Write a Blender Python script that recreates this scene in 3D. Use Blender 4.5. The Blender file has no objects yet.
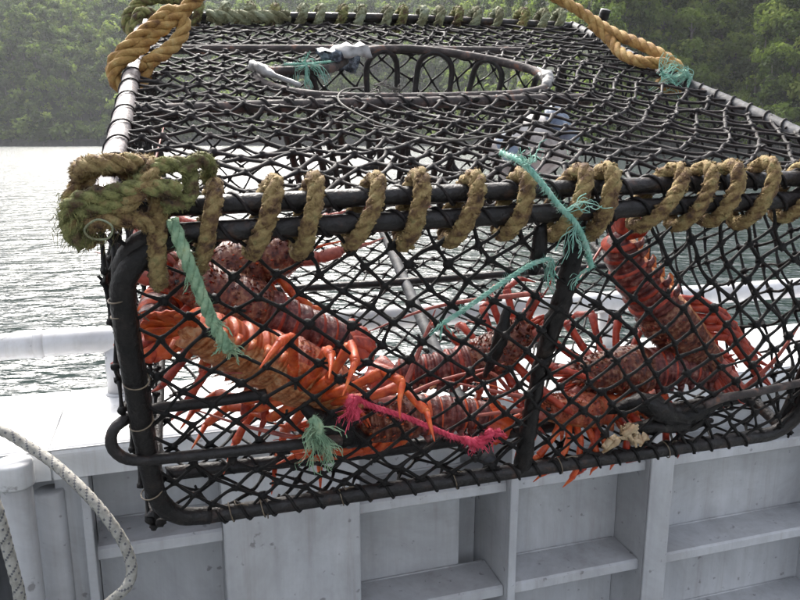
import bpy, math, random
import numpy as np
from mathutils import Vector, Matrix, noise

# ------------------------------------------------------------------ camera, sky, sun, exposure
sc = bpy.context.scene
col = sc.collection
EYE = 1.65
cam_d = bpy.data.cameras.new('camera')
cam = bpy.data.objects.new('camera', cam_d); col.objects.link(cam)
cam.location = (0, 0, EYE)
cam.rotation_euler = (math.radians(90 - 12.31), 0, 0)
cam_d.sensor_width = 36.0
cam_d.lens = 36.0 * 733.2 / 800.0
cam_d.clip_start = 0.05; cam_d.clip_end = 4000
sc.camera = cam

SUN_EL, SUN_AZ = math.radians(46), math.radians(-17)      # azimuth clockwise from +Y
w = bpy.data.worlds.new('World'); sc.world = w; w.use_nodes = True
nt = w.node_tree; nt.nodes.clear()
sky = nt.nodes.new('ShaderNodeTexSky'); sky.sky_type = 'NISHITA'; sky.sun_disc = False
sky.sun_elevation = SUN_EL; sky.sun_rotation = SUN_AZ
sky.air_density = 1.0; sky.dust_density = 6.0; sky.ozone_density = 1.0
hs = nt.nodes.new('ShaderNodeHueSaturation'); hs.inputs['Saturation'].default_value = 0.42
bg = nt.nodes.new('ShaderNodeBackground'); bg.inputs['Strength'].default_value = 0.15
wo = nt.nodes.new('ShaderNodeOutputWorld')
nt.links.new(sky.outputs[0], hs.inputs['Color']); nt.links.new(hs.outputs[0], bg.inputs['Color']); nt.links.new(bg.outputs[0], wo.inputs['Surface'])
sd = bpy.data.lights.new('sun', 'SUN'); sd.energy = 2.0; sd.angle = math.radians(18); sd.color = (1.0, 0.96, 0.9)
sun = bpy.data.objects.new('sun', sd); col.objects.link(sun)
sdir = Vector((math.sin(SUN_AZ) * math.cos(SUN_EL), math.cos(SUN_AZ) * math.cos(SUN_EL), math.sin(SUN_EL)))
sun.rotation_euler = sdir.to_track_quat('Z', 'Y').to_euler()
sun.location = (-3, 4, 8)
vs = sc.view_settings
vs.view_transform = 'Standard'; vs.look = 'None'; vs.gamma = 1.0; vs.use_curve_mapping = False
vs.exposure = 1.9
sc.render.engine = 'CYCLES'
sc.cycles.max_bounces = 6; sc.cycles.diffuse_bounces = 3; sc.cycles.glossy_bounces = 3; sc.cycles.transparent_max_bounces = 6
sc.cycles.volume_bounces = 0

# ------------------------------------------------------------------ materials
def node_mat(name):
    m = bpy.data.materials.new(name); m.use_nodes = True
    n = m.node_tree; b = n.nodes['Principled BSDF']
    return m, n, b
def ramp(n, fac, stops):
    r = n.nodes.new('ShaderNodeValToRGB'); e = r.color_ramp.elements
    while len(e) < len(stops): e.new(0.5)
    for k, (p, c) in enumerate(stops):
        e[k].position = p; e[k].color = (*c, 1)
    n.links.new(fac, r.inputs['Fac']); return r.outputs['Color']
def tex_noise(n, scale, detail=4, rough=0.6, coord='Object', dist=0.0, stretch=None):
    tc = n.nodes.new('ShaderNodeTexCoord'); t = n.nodes.new('ShaderNodeTexNoise')
    t.inputs['Scale'].default_value = scale; t.inputs['Detail'].default_value = detail
    t.inputs['Roughness'].default_value = rough; t.inputs['Distortion'].default_value = dist
    src = tc.outputs[coord]
    if stretch:
        mp = n.nodes.new('ShaderNodeMapping'); mp.inputs['Scale'].default_value = stretch
        n.links.new(src, mp.inputs['Vector']); src = mp.outputs['Vector']
    n.links.new(src, t.inputs['Vector']); return t.outputs['Fac']
def bump(n, b, h, strength=0.4, dist=0.002):
    bp = n.nodes.new('ShaderNodeBump'); bp.inputs['Strength'].default_value = strength; bp.inputs['Distance'].default_value = dist
    n.links.new(h, bp.inputs['Height']); n.links.new(bp.outputs['Normal'], b.inputs['Normal'])
def simple(name, stops, scale, rough=0.6, bstr=0.3, bdist=0.002, bscale=None, detail=5, metallic=0, coat=0, dist=0.0, stretch=None, rrange=None, spec=0.5):
    m, n, b = node_mat(name)
    f = tex_noise(n, scale, detail, 0.62, dist=dist, stretch=stretch)
    n.links.new(ramp(n, f, stops), b.inputs['Base Color'])
    b.inputs['Roughness'].default_value = rough; b.inputs['Metallic'].default_value = metallic
    b.inputs['Coat Weight'].default_value = coat; b.inputs['Coat Roughness'].default_value = 0.2
    if rrange:
        rr = n.nodes.new('ShaderNodeMapRange'); rr.inputs['To Min'].default_value = rrange[0]; rr.inputs['To Max'].default_value = rrange[1]
        rr.inputs['From Min'].default_value = 0.3; rr.inputs['From Max'].default_value = 0.7
        n.links.new(tex_noise(n, scale * 2.3, 3), rr.inputs['Value']); n.links.new(rr.outputs[0], b.inputs['Roughness'])
    b.inputs['Specular IOR Level'].default_value = spec
    bump(n, b, tex_noise(n, bscale or scale * 3, 4), bstr, bdist)
    return m

M = {}
M['twine'] = simple('wet_black_twine', [(0.35, (0.0035, 0.003, 0.003)), (0.62, (0.008, 0.0065, 0.006)), (0.75, (0.022, 0.015, 0.012))], 30, 0.5, 0.8, 0.0015, 420, rrange=(0.4, 0.7), spec=.2)
M['twine_dry'] = simple('weathered_black_twine', [(0.3, (0.005, 0.004, 0.004)), (0.55, (0.013, 0.010, 0.010)), (0.72, (0.035, 0.026, 0.025))], 26, 0.65, 0.8, 0.0015, 420, rrange=(.5, .8), spec=.25)
M['frame'] = simple('black_tarred_steel', [(0.3, (0.004, 0.0035, 0.0035)), (0.58, (0.011, 0.008, 0.0075)), (0.66, (0.035, 0.018, 0.012)), (0.72, (0.06, 0.022, 0.012)), (0.8, (0.012, 0.009, 0.008))], 30, 0.4, 0.8, 0.003, 110, rrange=(0.3, 0.65), spec=.35)
M['rubber'] = simple('wet_black_rubber', [(0.35, (0.004, 0.0035, 0.0035)), (0.6, (0.010, 0.008, 0.0075)), (0.75, (0.028, 0.020, 0.015))], 32, 0.3, 0.8, 0.003, 130, rrange=(0.28, 0.6), spec=.25)
M['rust'] = simple('rusty_steel', [(0.3, (0.010, 0.008, 0.007)), (0.5, (0.028, 0.020, 0.018)), (0.60, (0.07, 0.05, 0.045)), (0.66, (0.12, 0.045, 0.022)), (0.76, (0.11, 0.095, 0.09))], 38, 0.75, 0.6, 0.003, 120)
M['galv'] = simple('flaking_galvanised_pipe', [(0.32, (0.02, 0.014, 0.012)), (0.42, (0.055, 0.040, 0.038)), (0.52, (0.155, 0.135, 0.135)), (0.60, (0.19, 0.165, 0.165)), (0.66, (0.10, 0.045, 0.028)), (0.74, (0.17, 0.15, 0.15))], 70, 0.5, 0.5, 0.003, 150)
M['galv_dark'] = simple('dull_grey_pipe', [(0.35, (0.010, 0.010, 0.011)), (0.50, (0.028, 0.030, 0.034)), (0.62, (0.06, 0.062, 0.07)), (0.70, (0.05, 0.022, 0.014)), (0.8, (0.03, 0.03, 0.033))], 40, 0.7, 0.5, 0.003, 110)
M['wire'] = simple('tie_wire', [(0.4, (0.07, 0.048, 0.028)), (0.6, (0.15, 0.115, 0.075))], 40, 0.5)
M['moss'] = simple('mossy_brown_rope', [(0.28, (0.030, 0.014, 0.008)), (0.40, (0.10, 0.052, 0.021)), (0.50, (0.19, 0.125, 0.046)), (0.60, (0.26, 0.19, 0.078)), (0.70, (0.15, 0.135, 0.050)), (0.8, (0.24, 0.10, 0.035))], 60, 0.85, 1.0, 0.004, 260)
M['moss_green'] = simple('green_weed_rope', [(0.30, (0.022, 0.014, 0.009)), (0.40, (0.085, 0.052, 0.022)), (0.48, (0.105, 0.105, 0.034)), (0.57, (0.19, 0.19, 0.065)), (0.66, (0.22, 0.16, 0.065)), (0.78, (0.14, 0.055, 0.028))], 45, 0.88, 1.0, 0.004, 240)
M['moss_pale'] = simple('pale_green_rope', [(0.3, (0.06, 0.055, 0.03)), (0.45, (0.14, 0.135, 0.07)), (0.6, (0.22, 0.24, 0.15)), (0.75, (0.20, 0.22, 0.17))], 26, 0.88, 0.9, 0.004, 240)
M['yellow'] = simple('old_yellow_rope', [(0.3, (0.11, 0.048, 0.012)), (0.45, (0.27, 0.145, 0.036)), (0.6, (0.36, 0.23, 0.075)), (0.72, (0.42, 0.31, 0.14))], 40, 0.8, 1.0, 0.003, 330, stretch=(1, 1, 1))
M['green'] = simple('green_twine', [(0.3, (0.10, 0.27, 0.21)), (0.5, (0.20, 0.40, 0.32)), (0.7, (0.36, 0.48, 0.40))], 60, 0.75, 0.8, 0.002, 400)
M['green_old'] = simple('mossy_green_twine', [(0.3, (0.10, 0.19, 0.11)), (0.46, (0.20, 0.32, 0.20)), (0.6, (0.30, 0.40, 0.25)), (0.72, (0.34, 0.37, 0.17)), (0.82, (0.22, 0.20, 0.09))], 45, 0.8, 0.9, 0.003, 300)
M['pink'] = simple('red_twine', [(0.3, (0.28, 0.012, 0.03)), (0.55, (0.52, 0.035, 0.08)), (0.75, (0.62, 0.11, 0.15))], 60, 0.7, 0.8, 0.002, 400)
M['white_thread'] = simple('pale_thread', [(0.3, (0.06, 0.054, 0.046)), (0.7, (0.13, 0.12, 0.105))], 60, 0.8)
M['cloth'] = simple('white_plastic_sheet', [(0.35, (0.09, 0.085, 0.08)), (0.5, (0.22, 0.215, 0.21)), (0.68, (0.33, 0.325, 0.32))], 30, 0.45, 0.4, 0.002, 70)
M['cloth_dark'] = simple('dark_plastic_sheet', [(0.44, (0.012, 0.016, 0.024)), (0.52, (0.06, 0.075, 0.10)), (0.66, (0.20, 0.23, 0.27))], 80, 0.4, 0.4, 0.002, 70)
M['jar'] = simple('white_plastic', [(0.35, (0.30, 0.26, 0.25)), (0.5, (0.58, 0.54, 0.52)), (0.7, (0.68, 0.66, 0.64))], 22, 0.4, 0.2, 0.002, 60)
M['jar_blue'] = simple('blue_plastic', [(0.4, (0.10, 0.14, 0.22)), (0.6, (0.26, 0.32, 0.42))], 30, 0.4)
M['cream'] = simple('cream_bait', [(0.35, (0.26, 0.16, 0.08)), (0.6, (0.45, 0.34, 0.21))], 60, 0.5, 0.6, 0.003, 200)

# painted boat metal: faint brushed streaks, grime, chips
def paint(name, c0, c1, rough):
    m, n, b = node_mat(name)
    f1 = tex_noise(n, 3.0, 6, 0.65); f2 = tex_noise(n, 9, 5, 0.7, stretch=(1, 1, 0.12))
    mx = n.nodes.new('ShaderNodeMath'); mx.operation = 'ADD'; n.links.new(f1, mx.inputs[0]); n.links.new(f2, mx.inputs[1])
    hf = n.nodes.new('ShaderNodeMath'); hf.operation = 'MULTIPLY'; hf.inputs[1].default_value = 0.5; n.links.new(mx.outputs[0], hf.inputs[0])
    base = ramp(n, hf.outputs[0], [(0.34, c0), (0.60, c1)])
    sp = ramp(n, tex_noise(n, 38, 3, 0.5), [(0.27, (0.12, 0.09, 0.075)), (0.33, (1, 1, 1))])
    mm = n.nodes.new('ShaderNodeMix'); mm.data_type = 'RGBA'; mm.blend_type = 'MULTIPLY'; mm.inputs['Factor'].default_value = 0.5
    n.links.new(base, mm.inputs['A']); n.links.new(sp, mm.inputs['B']); n.links.new(mm.outputs['Result'], b.inputs['Base Color'])
    # run-off streaks and smears of grime
    st = ramp(n, tex_noise(n, 26, 5, 0.7, stretch=(1, 1, 0.05), dist=0.3), [(0.40, (1, 1, 1)), (0.56, (0.86, 0.85, 0.83)), (0.68, (0.55, 0.47, 0.40))])
    sm = ramp(n, tex_noise(n, 2.2, 6, 0.75, dist=0.8), [(0.42, (1, 1, 1)), (0.66, (0.66, 0.64, 0.61))])
    prev = mm.outputs['Result']
    for src, fac in ((st, .32), (sm, .6)):
        q = n.nodes.new('ShaderNodeMix'); q.data_type = 'RGBA'; q.blend_type = 'MULTIPLY'; q.inputs['Factor'].default_value = fac
        n.links.new(prev, q.inputs['A']); n.links.new(src, q.inputs['B']); prev = q.outputs['Result']
    n.links.new(prev, b.inputs['Base Color'])
    rr = n.nodes.new('ShaderNodeMapRange'); rr.inputs['To Min'].default_value = rough - 0.12; rr.inputs['To Max'].default_value = rough + 0.15
    n.links.new(f2, rr.inputs['Value']); n.links.new(rr.outputs[0], b.inputs['Roughness'])
    bump(n, b, tex_noise(n, 6, 5), 0.25, 0.004)
    return m
M['boat'] = paint('grey_boat_paint', (0.33, 0.335, 0.35), (0.45, 0.456, 0.472), 0.45)
M['boat_white'] = paint('white_boat_paint', (0.50, 0.51, 0.53), (0.68, 0.69, 0.70), 0.4)
M['rail'] = paint('white_pipe_paint', (0.42, 0.42, 0.44), (0.56, 0.56, 0.57), 0.35)
M['deckp'] = simple('grey_deck_paint', [(0.3, (0.10, 0.11, 0.11)), (0.7, (0.18, 0.19, 0.19))], 8, 0.7, 0.5, 0.003, 120)
M['rope_w'] = simple('white_braid', [(0.3, (0.17, 0.162, 0.14)), (0.6, (0.30, 0.29, 0.26))], 60, 0.8, 0.7, 0.002, 300)
M['rope_k'] = simple('dark_braid', [(0.3, (0.045, 0.045, 0.05)), (0.6, (0.10, 0.10, 0.11))], 60, 0.8, 0.7, 0.002, 300)

# lobster shell
def shell(name, stops, scale, bd=0.003, rough=0.38, bsc=90):
    m = simple(name, stops, scale, rough, 0.9, bd, bsc, coat=0.15, rrange=(0.32, 0.62), spec=.4); return m
M['carapace'] = shell('spiny_carapace', [(0.30, (0.022, 0.005, 0.004)), (0.40, (0.062, 0.010, 0.006)), (0.49, (0.125, 0.024, 0.011)), (0.57, (0.17, 0.056, 0.027)), (0.64, (0.27, 0.13, 0.07)), (0.72, (0.20, 0.028, 0.010))], 95, 0.005)
M['carapace_red'] = shell('red_carapace', [(0.30, (0.10, 0.014, 0.010)), (0.45, (0.26, 0.045, 0.022)), (0.58, (0.40, 0.10, 0.04)), (0.70, (0.44, 0.20, 0.10)), (0.8, (0.20, 0.04, 0.02))], 65, 0.005)
M['tail'] = shell('purple_tail', [(0.30, (0.030, 0.005, 0.006)), (0.42, (0.075, 0.011, 0.010)), (0.52, (0.135, 0.026, 0.021)), (0.61, (0.20, 0.065, 0.050)), (0.69, (0.31, 0.17, 0.13)), (0.78, (0.17, 0.028, 0.015))], 85, 0.004, 0.28)
M['tail_red'] = shell('orange_tail', [(0.30, (0.20, 0.028, 0.013)), (0.48, (0.40, 0.070, 0.022)), (0.62, (0.46, 0.14, 0.045)), (0.76, (0.44, 0.25, 0.14))], 45, 0.002, 0.3)
M['leg'] = shell('orange_leg', [(0.30, (0.18, 0.016, 0.007)), (0.42, (0.42, 0.045, 0.010)), (0.58, (0.56, 0.09, 0.016)), (0.70, (0.56, 0.15, 0.035)), (0.82, (0.45, 0.22, 0.10))], 55, 0.002, 0.35)
M['leg_dark'] = shell('red_leg', [(0.30, (0.085, 0.008, 0.006)), (0.45, (0.25, 0.020, 0.009)), (0.60, (0.40, 0.045, 0.014)), (0.74, (0.44, 0.085, 0.028)), (0.85, (0.36, 0.16, 0.09))], 55, 0.002, 0.35)
M['belly'] = shell('pale_belly', [(0.32, (0.20, 0.050, 0.015)), (0.44, (0.36, 0.115, 0.036)), (0.54, (0.50, 0.21, 0.085)), (0.62, (0.52, 0.29, 0.15)), (0.75, (0.30, 0.085, 0.028))], 95, 0.003, 0.35)
M['antenna'] = shell('antenna', [(0.3, (0.16, 0.03, 0.025)), (0.6, (0.40, 0.11, 0.08)), (0.8, (0.50, 0.24, 0.18))], 50, 0.001, 0.4)
M['eye'] = simple('black_eye', [(0.3, (0.006, 0.005, 0.005)), (0.7, (0.02, 0.015, 0.012))], 40, 0.08)

# water
def make_water():
    m, n, b = node_mat('fiord_water')
    b.inputs['Base Color'].default_value = (0.012, 0.022, 0.022, 1); b.inputs['Roughness'].default_value = 0.15; b.inputs['IOR'].default_value = 1.333
    def nz(scale, det, st, dist=0.4):
        return tex_noise(n, scale, det, 0.55, 'Object', dist, st)
    def mul(a, k):
        x = n.nodes.new('ShaderNodeMath'); x.operation = 'MULTIPLY'; x.inputs[1].default_value = k; n.links.new(a, x.inputs[0]); return x.outputs[0]
    def add(a, c):
        x = n.nodes.new('ShaderNodeMath'); x.operation = 'ADD'; n.links.new(a, x.inputs[0]); n.links.new(c, x.inputs[1]); return x.outputs[0]
    h = add(add(mul(nz(1.0, 2, (0.8, 1.6, 1)), 0.30), mul(nz(3.2, 3, (0.7, 1.5, 1)), 0.12)), mul(nz(9.0, 2, (0.8, 1.4, 1)), 0.022))
    bp = n.nodes.new('ShaderNodeBump'); bp.inputs['Strength'].default_value = 1.0; bp.inputs['Distance'].default_value = 0.85
    n.links.new(h, bp.inputs['Height']); n.links.new(bp.outputs['Normal'], b.inputs['Normal'])
    return m
M['water'] = make_water()
M['hill'] = simple('bush_floor', [(0.35, (0.012, 0.018, 0.006)), (0.55, (0.022, 0.034, 0.010)), (0.75, (0.04, 0.05, 0.018))], 0.15, 0.9, 0.5, 0.5, 0.8)
M['rock'] = simple('shore_rock', [(0.35, (0.02, 0.02, 0.018)), (0.7, (0.07, 0.068, 0.06))], 0.4, 0.9, 0.7, 0.4, 1.5)
M['bark'] = simple('bark', [(0.35, (0.05, 0.042, 0.034)), (0.7, (0.19, 0.175, 0.15))], 1.2, 0.9, 0.6, 0.05, 4)
def make_leaf():
    m, n, b = node_mat('leaf_clumps')
    at = n.nodes.new('ShaderNodeAttribute'); at.attribute_name = 'tint'
    c = ramp(n, at.outputs['Fac'], [(0.0, (0.020, 0.034, 0.010)), (0.35, (0.050, 0.080, 0.019)), (0.6, (0.105, 0.155, 0.030)), (0.82, (0.17, 0.235, 0.042)), (1.0, (0.23, 0.27, 0.065))])
    n.links.new(c, b.inputs['Base Color']); b.inputs['Roughness'].default_value = 0.75
    b.inputs['Specular IOR Level'].default_value = 0.12
    tr = n.nodes.new('ShaderNodeBsdfTranslucent'); n.links.new(c, tr.inputs['Color'])
    mx = n.nodes.new('ShaderNodeMixShader'); mx.inputs['Fac'].default_value = 0.5
    n.links.new(b.outputs[0], mx.inputs[1]); n.links.new(tr.outputs[0], mx.inputs[2]); n.links.new(mx.outputs[0], n.nodes['Material Output'].inputs['Surface'])
    return m
M['leaf'] = make_leaf()

# ------------------------------------------------------------------ mesh helpers
def catmull(pts, seg=8, closed=False):
    P = [Vector(p) for p in pts]; n = len(P); out = []
    rng = range(n) if closed else range(n - 1)
    for i in rng:
        if closed: a, b, c, d = P[(i - 1) % n], P[i], P[(i + 1) % n], P[(i + 2) % n]
        else:
            b, c = P[i], P[i + 1]; a = P[i - 1] if i else b * 2 - c; d = P[i + 2] if i + 2 < n else c * 2 - b
        for k in range(seg):
            t = k / seg
            out.append(0.5 * ((2 * b) + (c - a) * t + (2 * a - 5 * b + 4 * c - d) * t * t + (3 * b - a - 3 * c + d) * t ** 3))
    if not closed: out.append(P[-1].copy())
    return out
def resample(pts, step, closed=False):
    P = list(pts) + ([pts[0]] if closed else [])
    L = [0.0]
    for i in range(1, len(P)): L.append(L[-1] + (P[i] - P[i - 1]).length)
    n = max(2, int(round(L[-1] / step))); out = []; j = 0
    for k in range(n + 1):
        s = L[-1] * k / n
        while j < len(P) - 2 and L[j + 1] < s: j += 1
        d = L[j + 1] - L[j]; out.append(P[j].lerp(P[j + 1], (s - L[j]) / d if d > 1e-9 else 0))
    return out[:-1] if closed else out
def frames(pts, closed=False):
    n = len(pts); T = []
    for i in range(n):
        if closed: t = pts[(i + 1) % n] - pts[i - 1]
        else: t = pts[min(i + 1, n - 1)] - pts[max(i - 1, 0)]
        T.append(t.normalized() if t.length > 1e-9 else Vector((0, 0, 1)))
    a = Vector((0, 0, 1)) if abs(T[0].z) < 0.9 else Vector((1, 0, 0))
    N = [(a - T[0] * a.dot(T[0])).normalized()]
    for i in range(1, n):
        v = N[-1] - T[i] * N[-1].dot(T[i]); N.append(v.normalized() if v.length > 1e-9 else N[-1])
    if closed:      # spread the closing twist
        v = N[-1] - T[0] * N[-1].dot(T[0]); v.normalize()
        ang = math.atan2(v.cross(N[0]).dot(T[0]), v.dot(N[0]))
        N = [Matrix.Rotation(ang * i / n, 3, T[i]) @ N[i] for i in range(n)]
    return T, N, [T[i].cross(N[i]) for i in range(n)]

class MB:
    def __init__(s): s.v = []; s.f = []; s.m = []; s.sm = []
    def add(s, vs, fs, mi=0, smooth=True):
        o = len(s.v); s.v.extend([tuple(x) for x in vs])
        for f in fs: s.f.append(tuple(i + o for i in f)); s.m.append(mi); s.sm.append(smooth)
    def tube(s, pts, r, n=8, mi=0, closed=False, cap=True, jit=0.0, rnd=None):
        pts = [Vector(p) for p in pts]; T, N, B = frames(pts, closed); k = len(pts); vs = []; fs = []
        for i in range(k):
            rr = r[i] if isinstance(r, (list, tuple)) else r
            for j in range(n):
                a = 2 * math.pi * j / n; q = rr * (1 + (rnd.uniform(-jit, jit) if rnd else 0))
                vs.append(pts[i] + N[i] * (math.cos(a) * q) + B[i] * (math.sin(a) * q))
        for i in range(k if closed else k - 1):
            i2 = (i + 1) % k
            for j in range(n): fs.append((i * n + j, i * n + (j + 1) % n, i2 * n + (j + 1) % n, i2 * n + j))
        if cap and not closed:
            fs.append(tuple(range(n - 1, -1, -1))); fs.append(tuple((k - 1) * n + j for j in range(n)))
        s.add(vs, fs, mi)
    def rope(s, path, R, pitch=None, strands=3, n=7, mi=0, closed=False, jit=0.06, rnd=None, phase=0.0, off=0.50, th=0.56):
        pitch = pitch or R * 7; step = pitch / 9
        P = resample(path, step, closed); T, N, B = frames(P, closed); k = len(P)
        turns = k * step / pitch
        if closed: turns = round(turns)
        for q in range(strands):
            c = []
            for i in range(k):
                a = 2 * math.pi * (q / strands + turns * i / k) + phase
                c.append(P[i] + (N[i] * math.cos(a) + B[i] * math.sin(a)) * R * off)
            s.tube(c, R * th, n, mi, closed, True, jit, rnd)
    def fuzz(s, path, R, count, length, rnd, mi=0, wdt=0.0006):
        P = [Vector(p) for p in path]; T, N, B = frames(P)
        for _ in range(count):
            i = rnd.randrange(len(P)); a = rnd.uniform(0, 6.283)
            d = N[i] * math.cos(a) + B[i] * math.sin(a); o = P[i] + d * R * 0.85 + T[i] * rnd.uniform(-.004, .004)
            e = o + (d + T[i] * rnd.uniform(-1, 1) + Vector((rnd.uniform(-.5, .5), rnd.uniform(-.5, .5), rnd.uniform(-.8, .3)))).normalized() * length * rnd.uniform(.4, 1.2)
            sd_ = T[i].cross(d) * wdt if rnd.random() < .5 else T[i] * wdt
            s.add([o - sd_, o + sd_, e], [(0, 1, 2)], mi, False)
    def box(s, a, b, mi=0, bev=0.0):
        (x0, y0, z0), (x1, y1, z1) = a, b
        if bev <= 0:
            vs = [(x, y, z) for x in (x0, x1) for y in (y0, y1) for z in (z0, z1)]
            s.add(vs, [(0, 1, 3, 2), (4, 6, 7, 5), (0, 4, 5, 1), (2, 3, 7, 6), (0, 2, 6, 4), (1, 5, 7, 3)], mi, False)
        else:      # chamfered box: 24 vertices, faces, edge strips and corners
            c = ((x0 + x1) / 2, (y0 + y1) / 2, (z0 + z1) / 2); h = (abs(x1 - x0) / 2, abs(y1 - y0) / 2, abs(z1 - z0) / 2); vs = []; idx = {}
            for sx in (-1, 1):
                for sy in (-1, 1):
                    for sz in (-1, 1):
                        for ax in range(3):
                            sg = (sx, sy, sz); p = [c[k] + sg[k] * (h[k] - (0 if k == ax else bev)) for k in range(3)]
                            idx[(sx, sy, sz, ax)] = len(vs); vs.append(p)
            fs = []
            for ax in range(3):
                o1, o2 = [k for k in range(3) if k != ax]
                for sg in (-1, 1):
                    q = []
                    for (u, v_) in ((-1, -1), (1, -1), (1, 1), (-1, 1)):
                        t = [0, 0, 0]; t[ax] = sg; t[o1] = u; t[o2] = v_; q.append(idx[(*t, ax)])
                    fs.append(tuple(q))
                for u in (-1, 1):
                    for v_ in (-1, 1):
                        t0 = [0, 0, 0]; t1 = [0, 0, 0]; t0[ax] = -1; t1[ax] = 1
                        for t in (t0, t1): t[o1] = u; t[o2] = v_
                        fs.append((idx[(*t0, o1)], idx[(*t1, o1)], idx[(*t1, o2)], idx[(*t0, o2)]))
            for sx in (-1, 1):
                for sy in (-1, 1):
                    for sz in (-1, 1): fs.append(tuple(idx[(sx, sy, sz, a_)] for a_ in range(3)))
            s.add(vs, fs, mi, False)
    def blob(s, c, r, rnd=None, n=8, m=5, mi=0, jit=0.15, scale=(1, 1, 1)):
        c = Vector(c); vs = [c + Vector((0, 0, r * scale[2]))]; fs = []
        for i in range(1, m):
            th = math.pi * i / m
            for j in range(n):
                a = 2 * math.pi * j / n; q = r * (1 + (rnd.uniform(-jit, jit) if rnd else 0))
                vs.append(c + Vector((math.sin(th) * math.cos(a) * q * scale[0], math.sin(th) * math.sin(a) * q * scale[1], math.cos(th) * q * scale[2])))
        vs.append(c - Vector((0, 0, r * scale[2]))); L = len(vs) - 1
        for j in range(n): fs.append((0, 1 + j, 1 + (j + 1) % n)); fs.append((L, L - n + (j + 1) % n, L - n + j))
        for i in range(m - 2):
            for j in range(n):
                a = 1 + i * n; fs.append((a + j, a + n + j, a + n + (j + 1) % n, a + (j + 1) % n))
        s.add(vs, fs, mi)
    def prism(s, prof, axis, a, b, mi=0, smooth=False):
        """profile (p,q) extruded along axis 0 from a to b: points (x, p, q)"""
        n = len(prof); vs = [(a, p, q) for p, q in prof] + [(b, p, q) for p, q in prof]
        s.add(vs, [(i, (i + 1) % n, n + (i + 1) % n, n + i) for i in range(n)], mi, smooth)
        s.add(vs, [tuple(range(n - 1, -1, -1)), tuple(range(n, 2 * n))], mi, False)
    def build(s, name, mats, parent=None, fix=True):
        me = bpy.data.meshes.new(name); me.from_pydata(s.v, [], s.f)
        for m in (mats if isinstance(mats, (list, tuple)) else [mats]): me.materials.append(m)
        me.polygons.foreach_set('material_index', s.m); me.polygons.foreach_set('use_smooth', s.sm); me.update()
        if fix:
            import bmesh
            bm = bmesh.new(); bm.from_mesh(me); bmesh.ops.recalc_face_normals(bm, faces=bm.faces); bm.to_mesh(me); bm.free()
        o = bpy.data.objects.new(name, me); col.objects.link(o)
        if parent: o.parent = parent
        return o
def tag(o, label=None, cat=None, group=None, kind=None):
    if label: o['label'] = label
    if cat: o['category'] = cat
    if group: o['group'] = group
    if kind: o['kind'] = kind
    return o
def empty(name, label, cat, mat=None, group=None):
    o = bpy.data.objects.new(name, None); col.objects.link(o); o.empty_display_size = 0.1
    if mat is not None: o.matrix_world = mat
    return tag(o, label, cat, group)

# ------------------------------------------------------------------ setting: water, hillside, bush
WATER = -0.75
mb = MB(); mb.add([(-1500, -300, WATER), (1500, -300, WATER), (1500, 1500, WATER), (-1500, 1500, WATER)], [(0, 1, 2, 3)], 0, False)
tag(mb.build('water', M['water']), kind='structure')

def sstep(a, b, x):
    t = min(1, max(0, (x - a) / (b - a))); return t * t * (3 - 2 * t)
def shore(phi):                                  # phi: degrees clockwise from +Y
    k = sstep(-2, 16, phi)
    return 330 * (1 - k) + 128 * k + 9 * math.sin(phi * .35) + 4 * math.sin(phi * 1.1 + 1)
def ground(phi, r):
    k = sstep(-2, 16, phi); d = r - shore(phi)
    sl = 0.72 * (1 - k) + 0.95 * k; hm = 100 * (1 - k) + 150 * k
    nz = noise.noise(Vector((math.sin(math.radians(phi)) * r, math.cos(math.radians(phi)) * r, 0)) * 0.02) * 9 + noise.noise(Vector((math.sin(math.radians(phi)) * r, math.cos(math.radians(phi)) * r, 7)) * 0.07) * 3
    z = sl * d; z = hm * (1 - math.exp(-z / hm * 1.25)) * 1.12 if z > 0 else z * .6
    return WATER - 0.6 + z + nz * min(1, max(0, d) / 25)
def pol(phi, r): return math.sin(math.radians(phi)) * r, math.cos(math.radians(phi)) * r
PH = [-75 + i * 1.0 for i in range(156)]; DR = [-6, 0, 1.2, 3, 7, 13, 22, 34, 48, 64, 84, 108, 136, 170, 215, 280]
mb = MB(); vs = []
for p in PH:
    for d in DR:
        r = shore(p) + d; x, y = pol(p, r); z = ground(p, r)
        if 0 < d < 5: z += .9 + .6 * noise.noise(Vector((x, y, 3)) * .3)
        vs.append((x, y, z))
nd = len(DR); fs = []; ms = []
for i in range(len(PH) - 1):
    for j in range(nd - 1): fs.append((i * nd + j, (i + 1) * nd + j, (i + 1) * nd + j + 1, i * nd + j + 1))
mb.add(vs, fs)
mb.m = [1 if (q % (nd - 1)) < 3 else 0 for q in range(len(fs))]
tag(mb.build('hillside', [M['hill'], M['rock']]), kind='structure')

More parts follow.
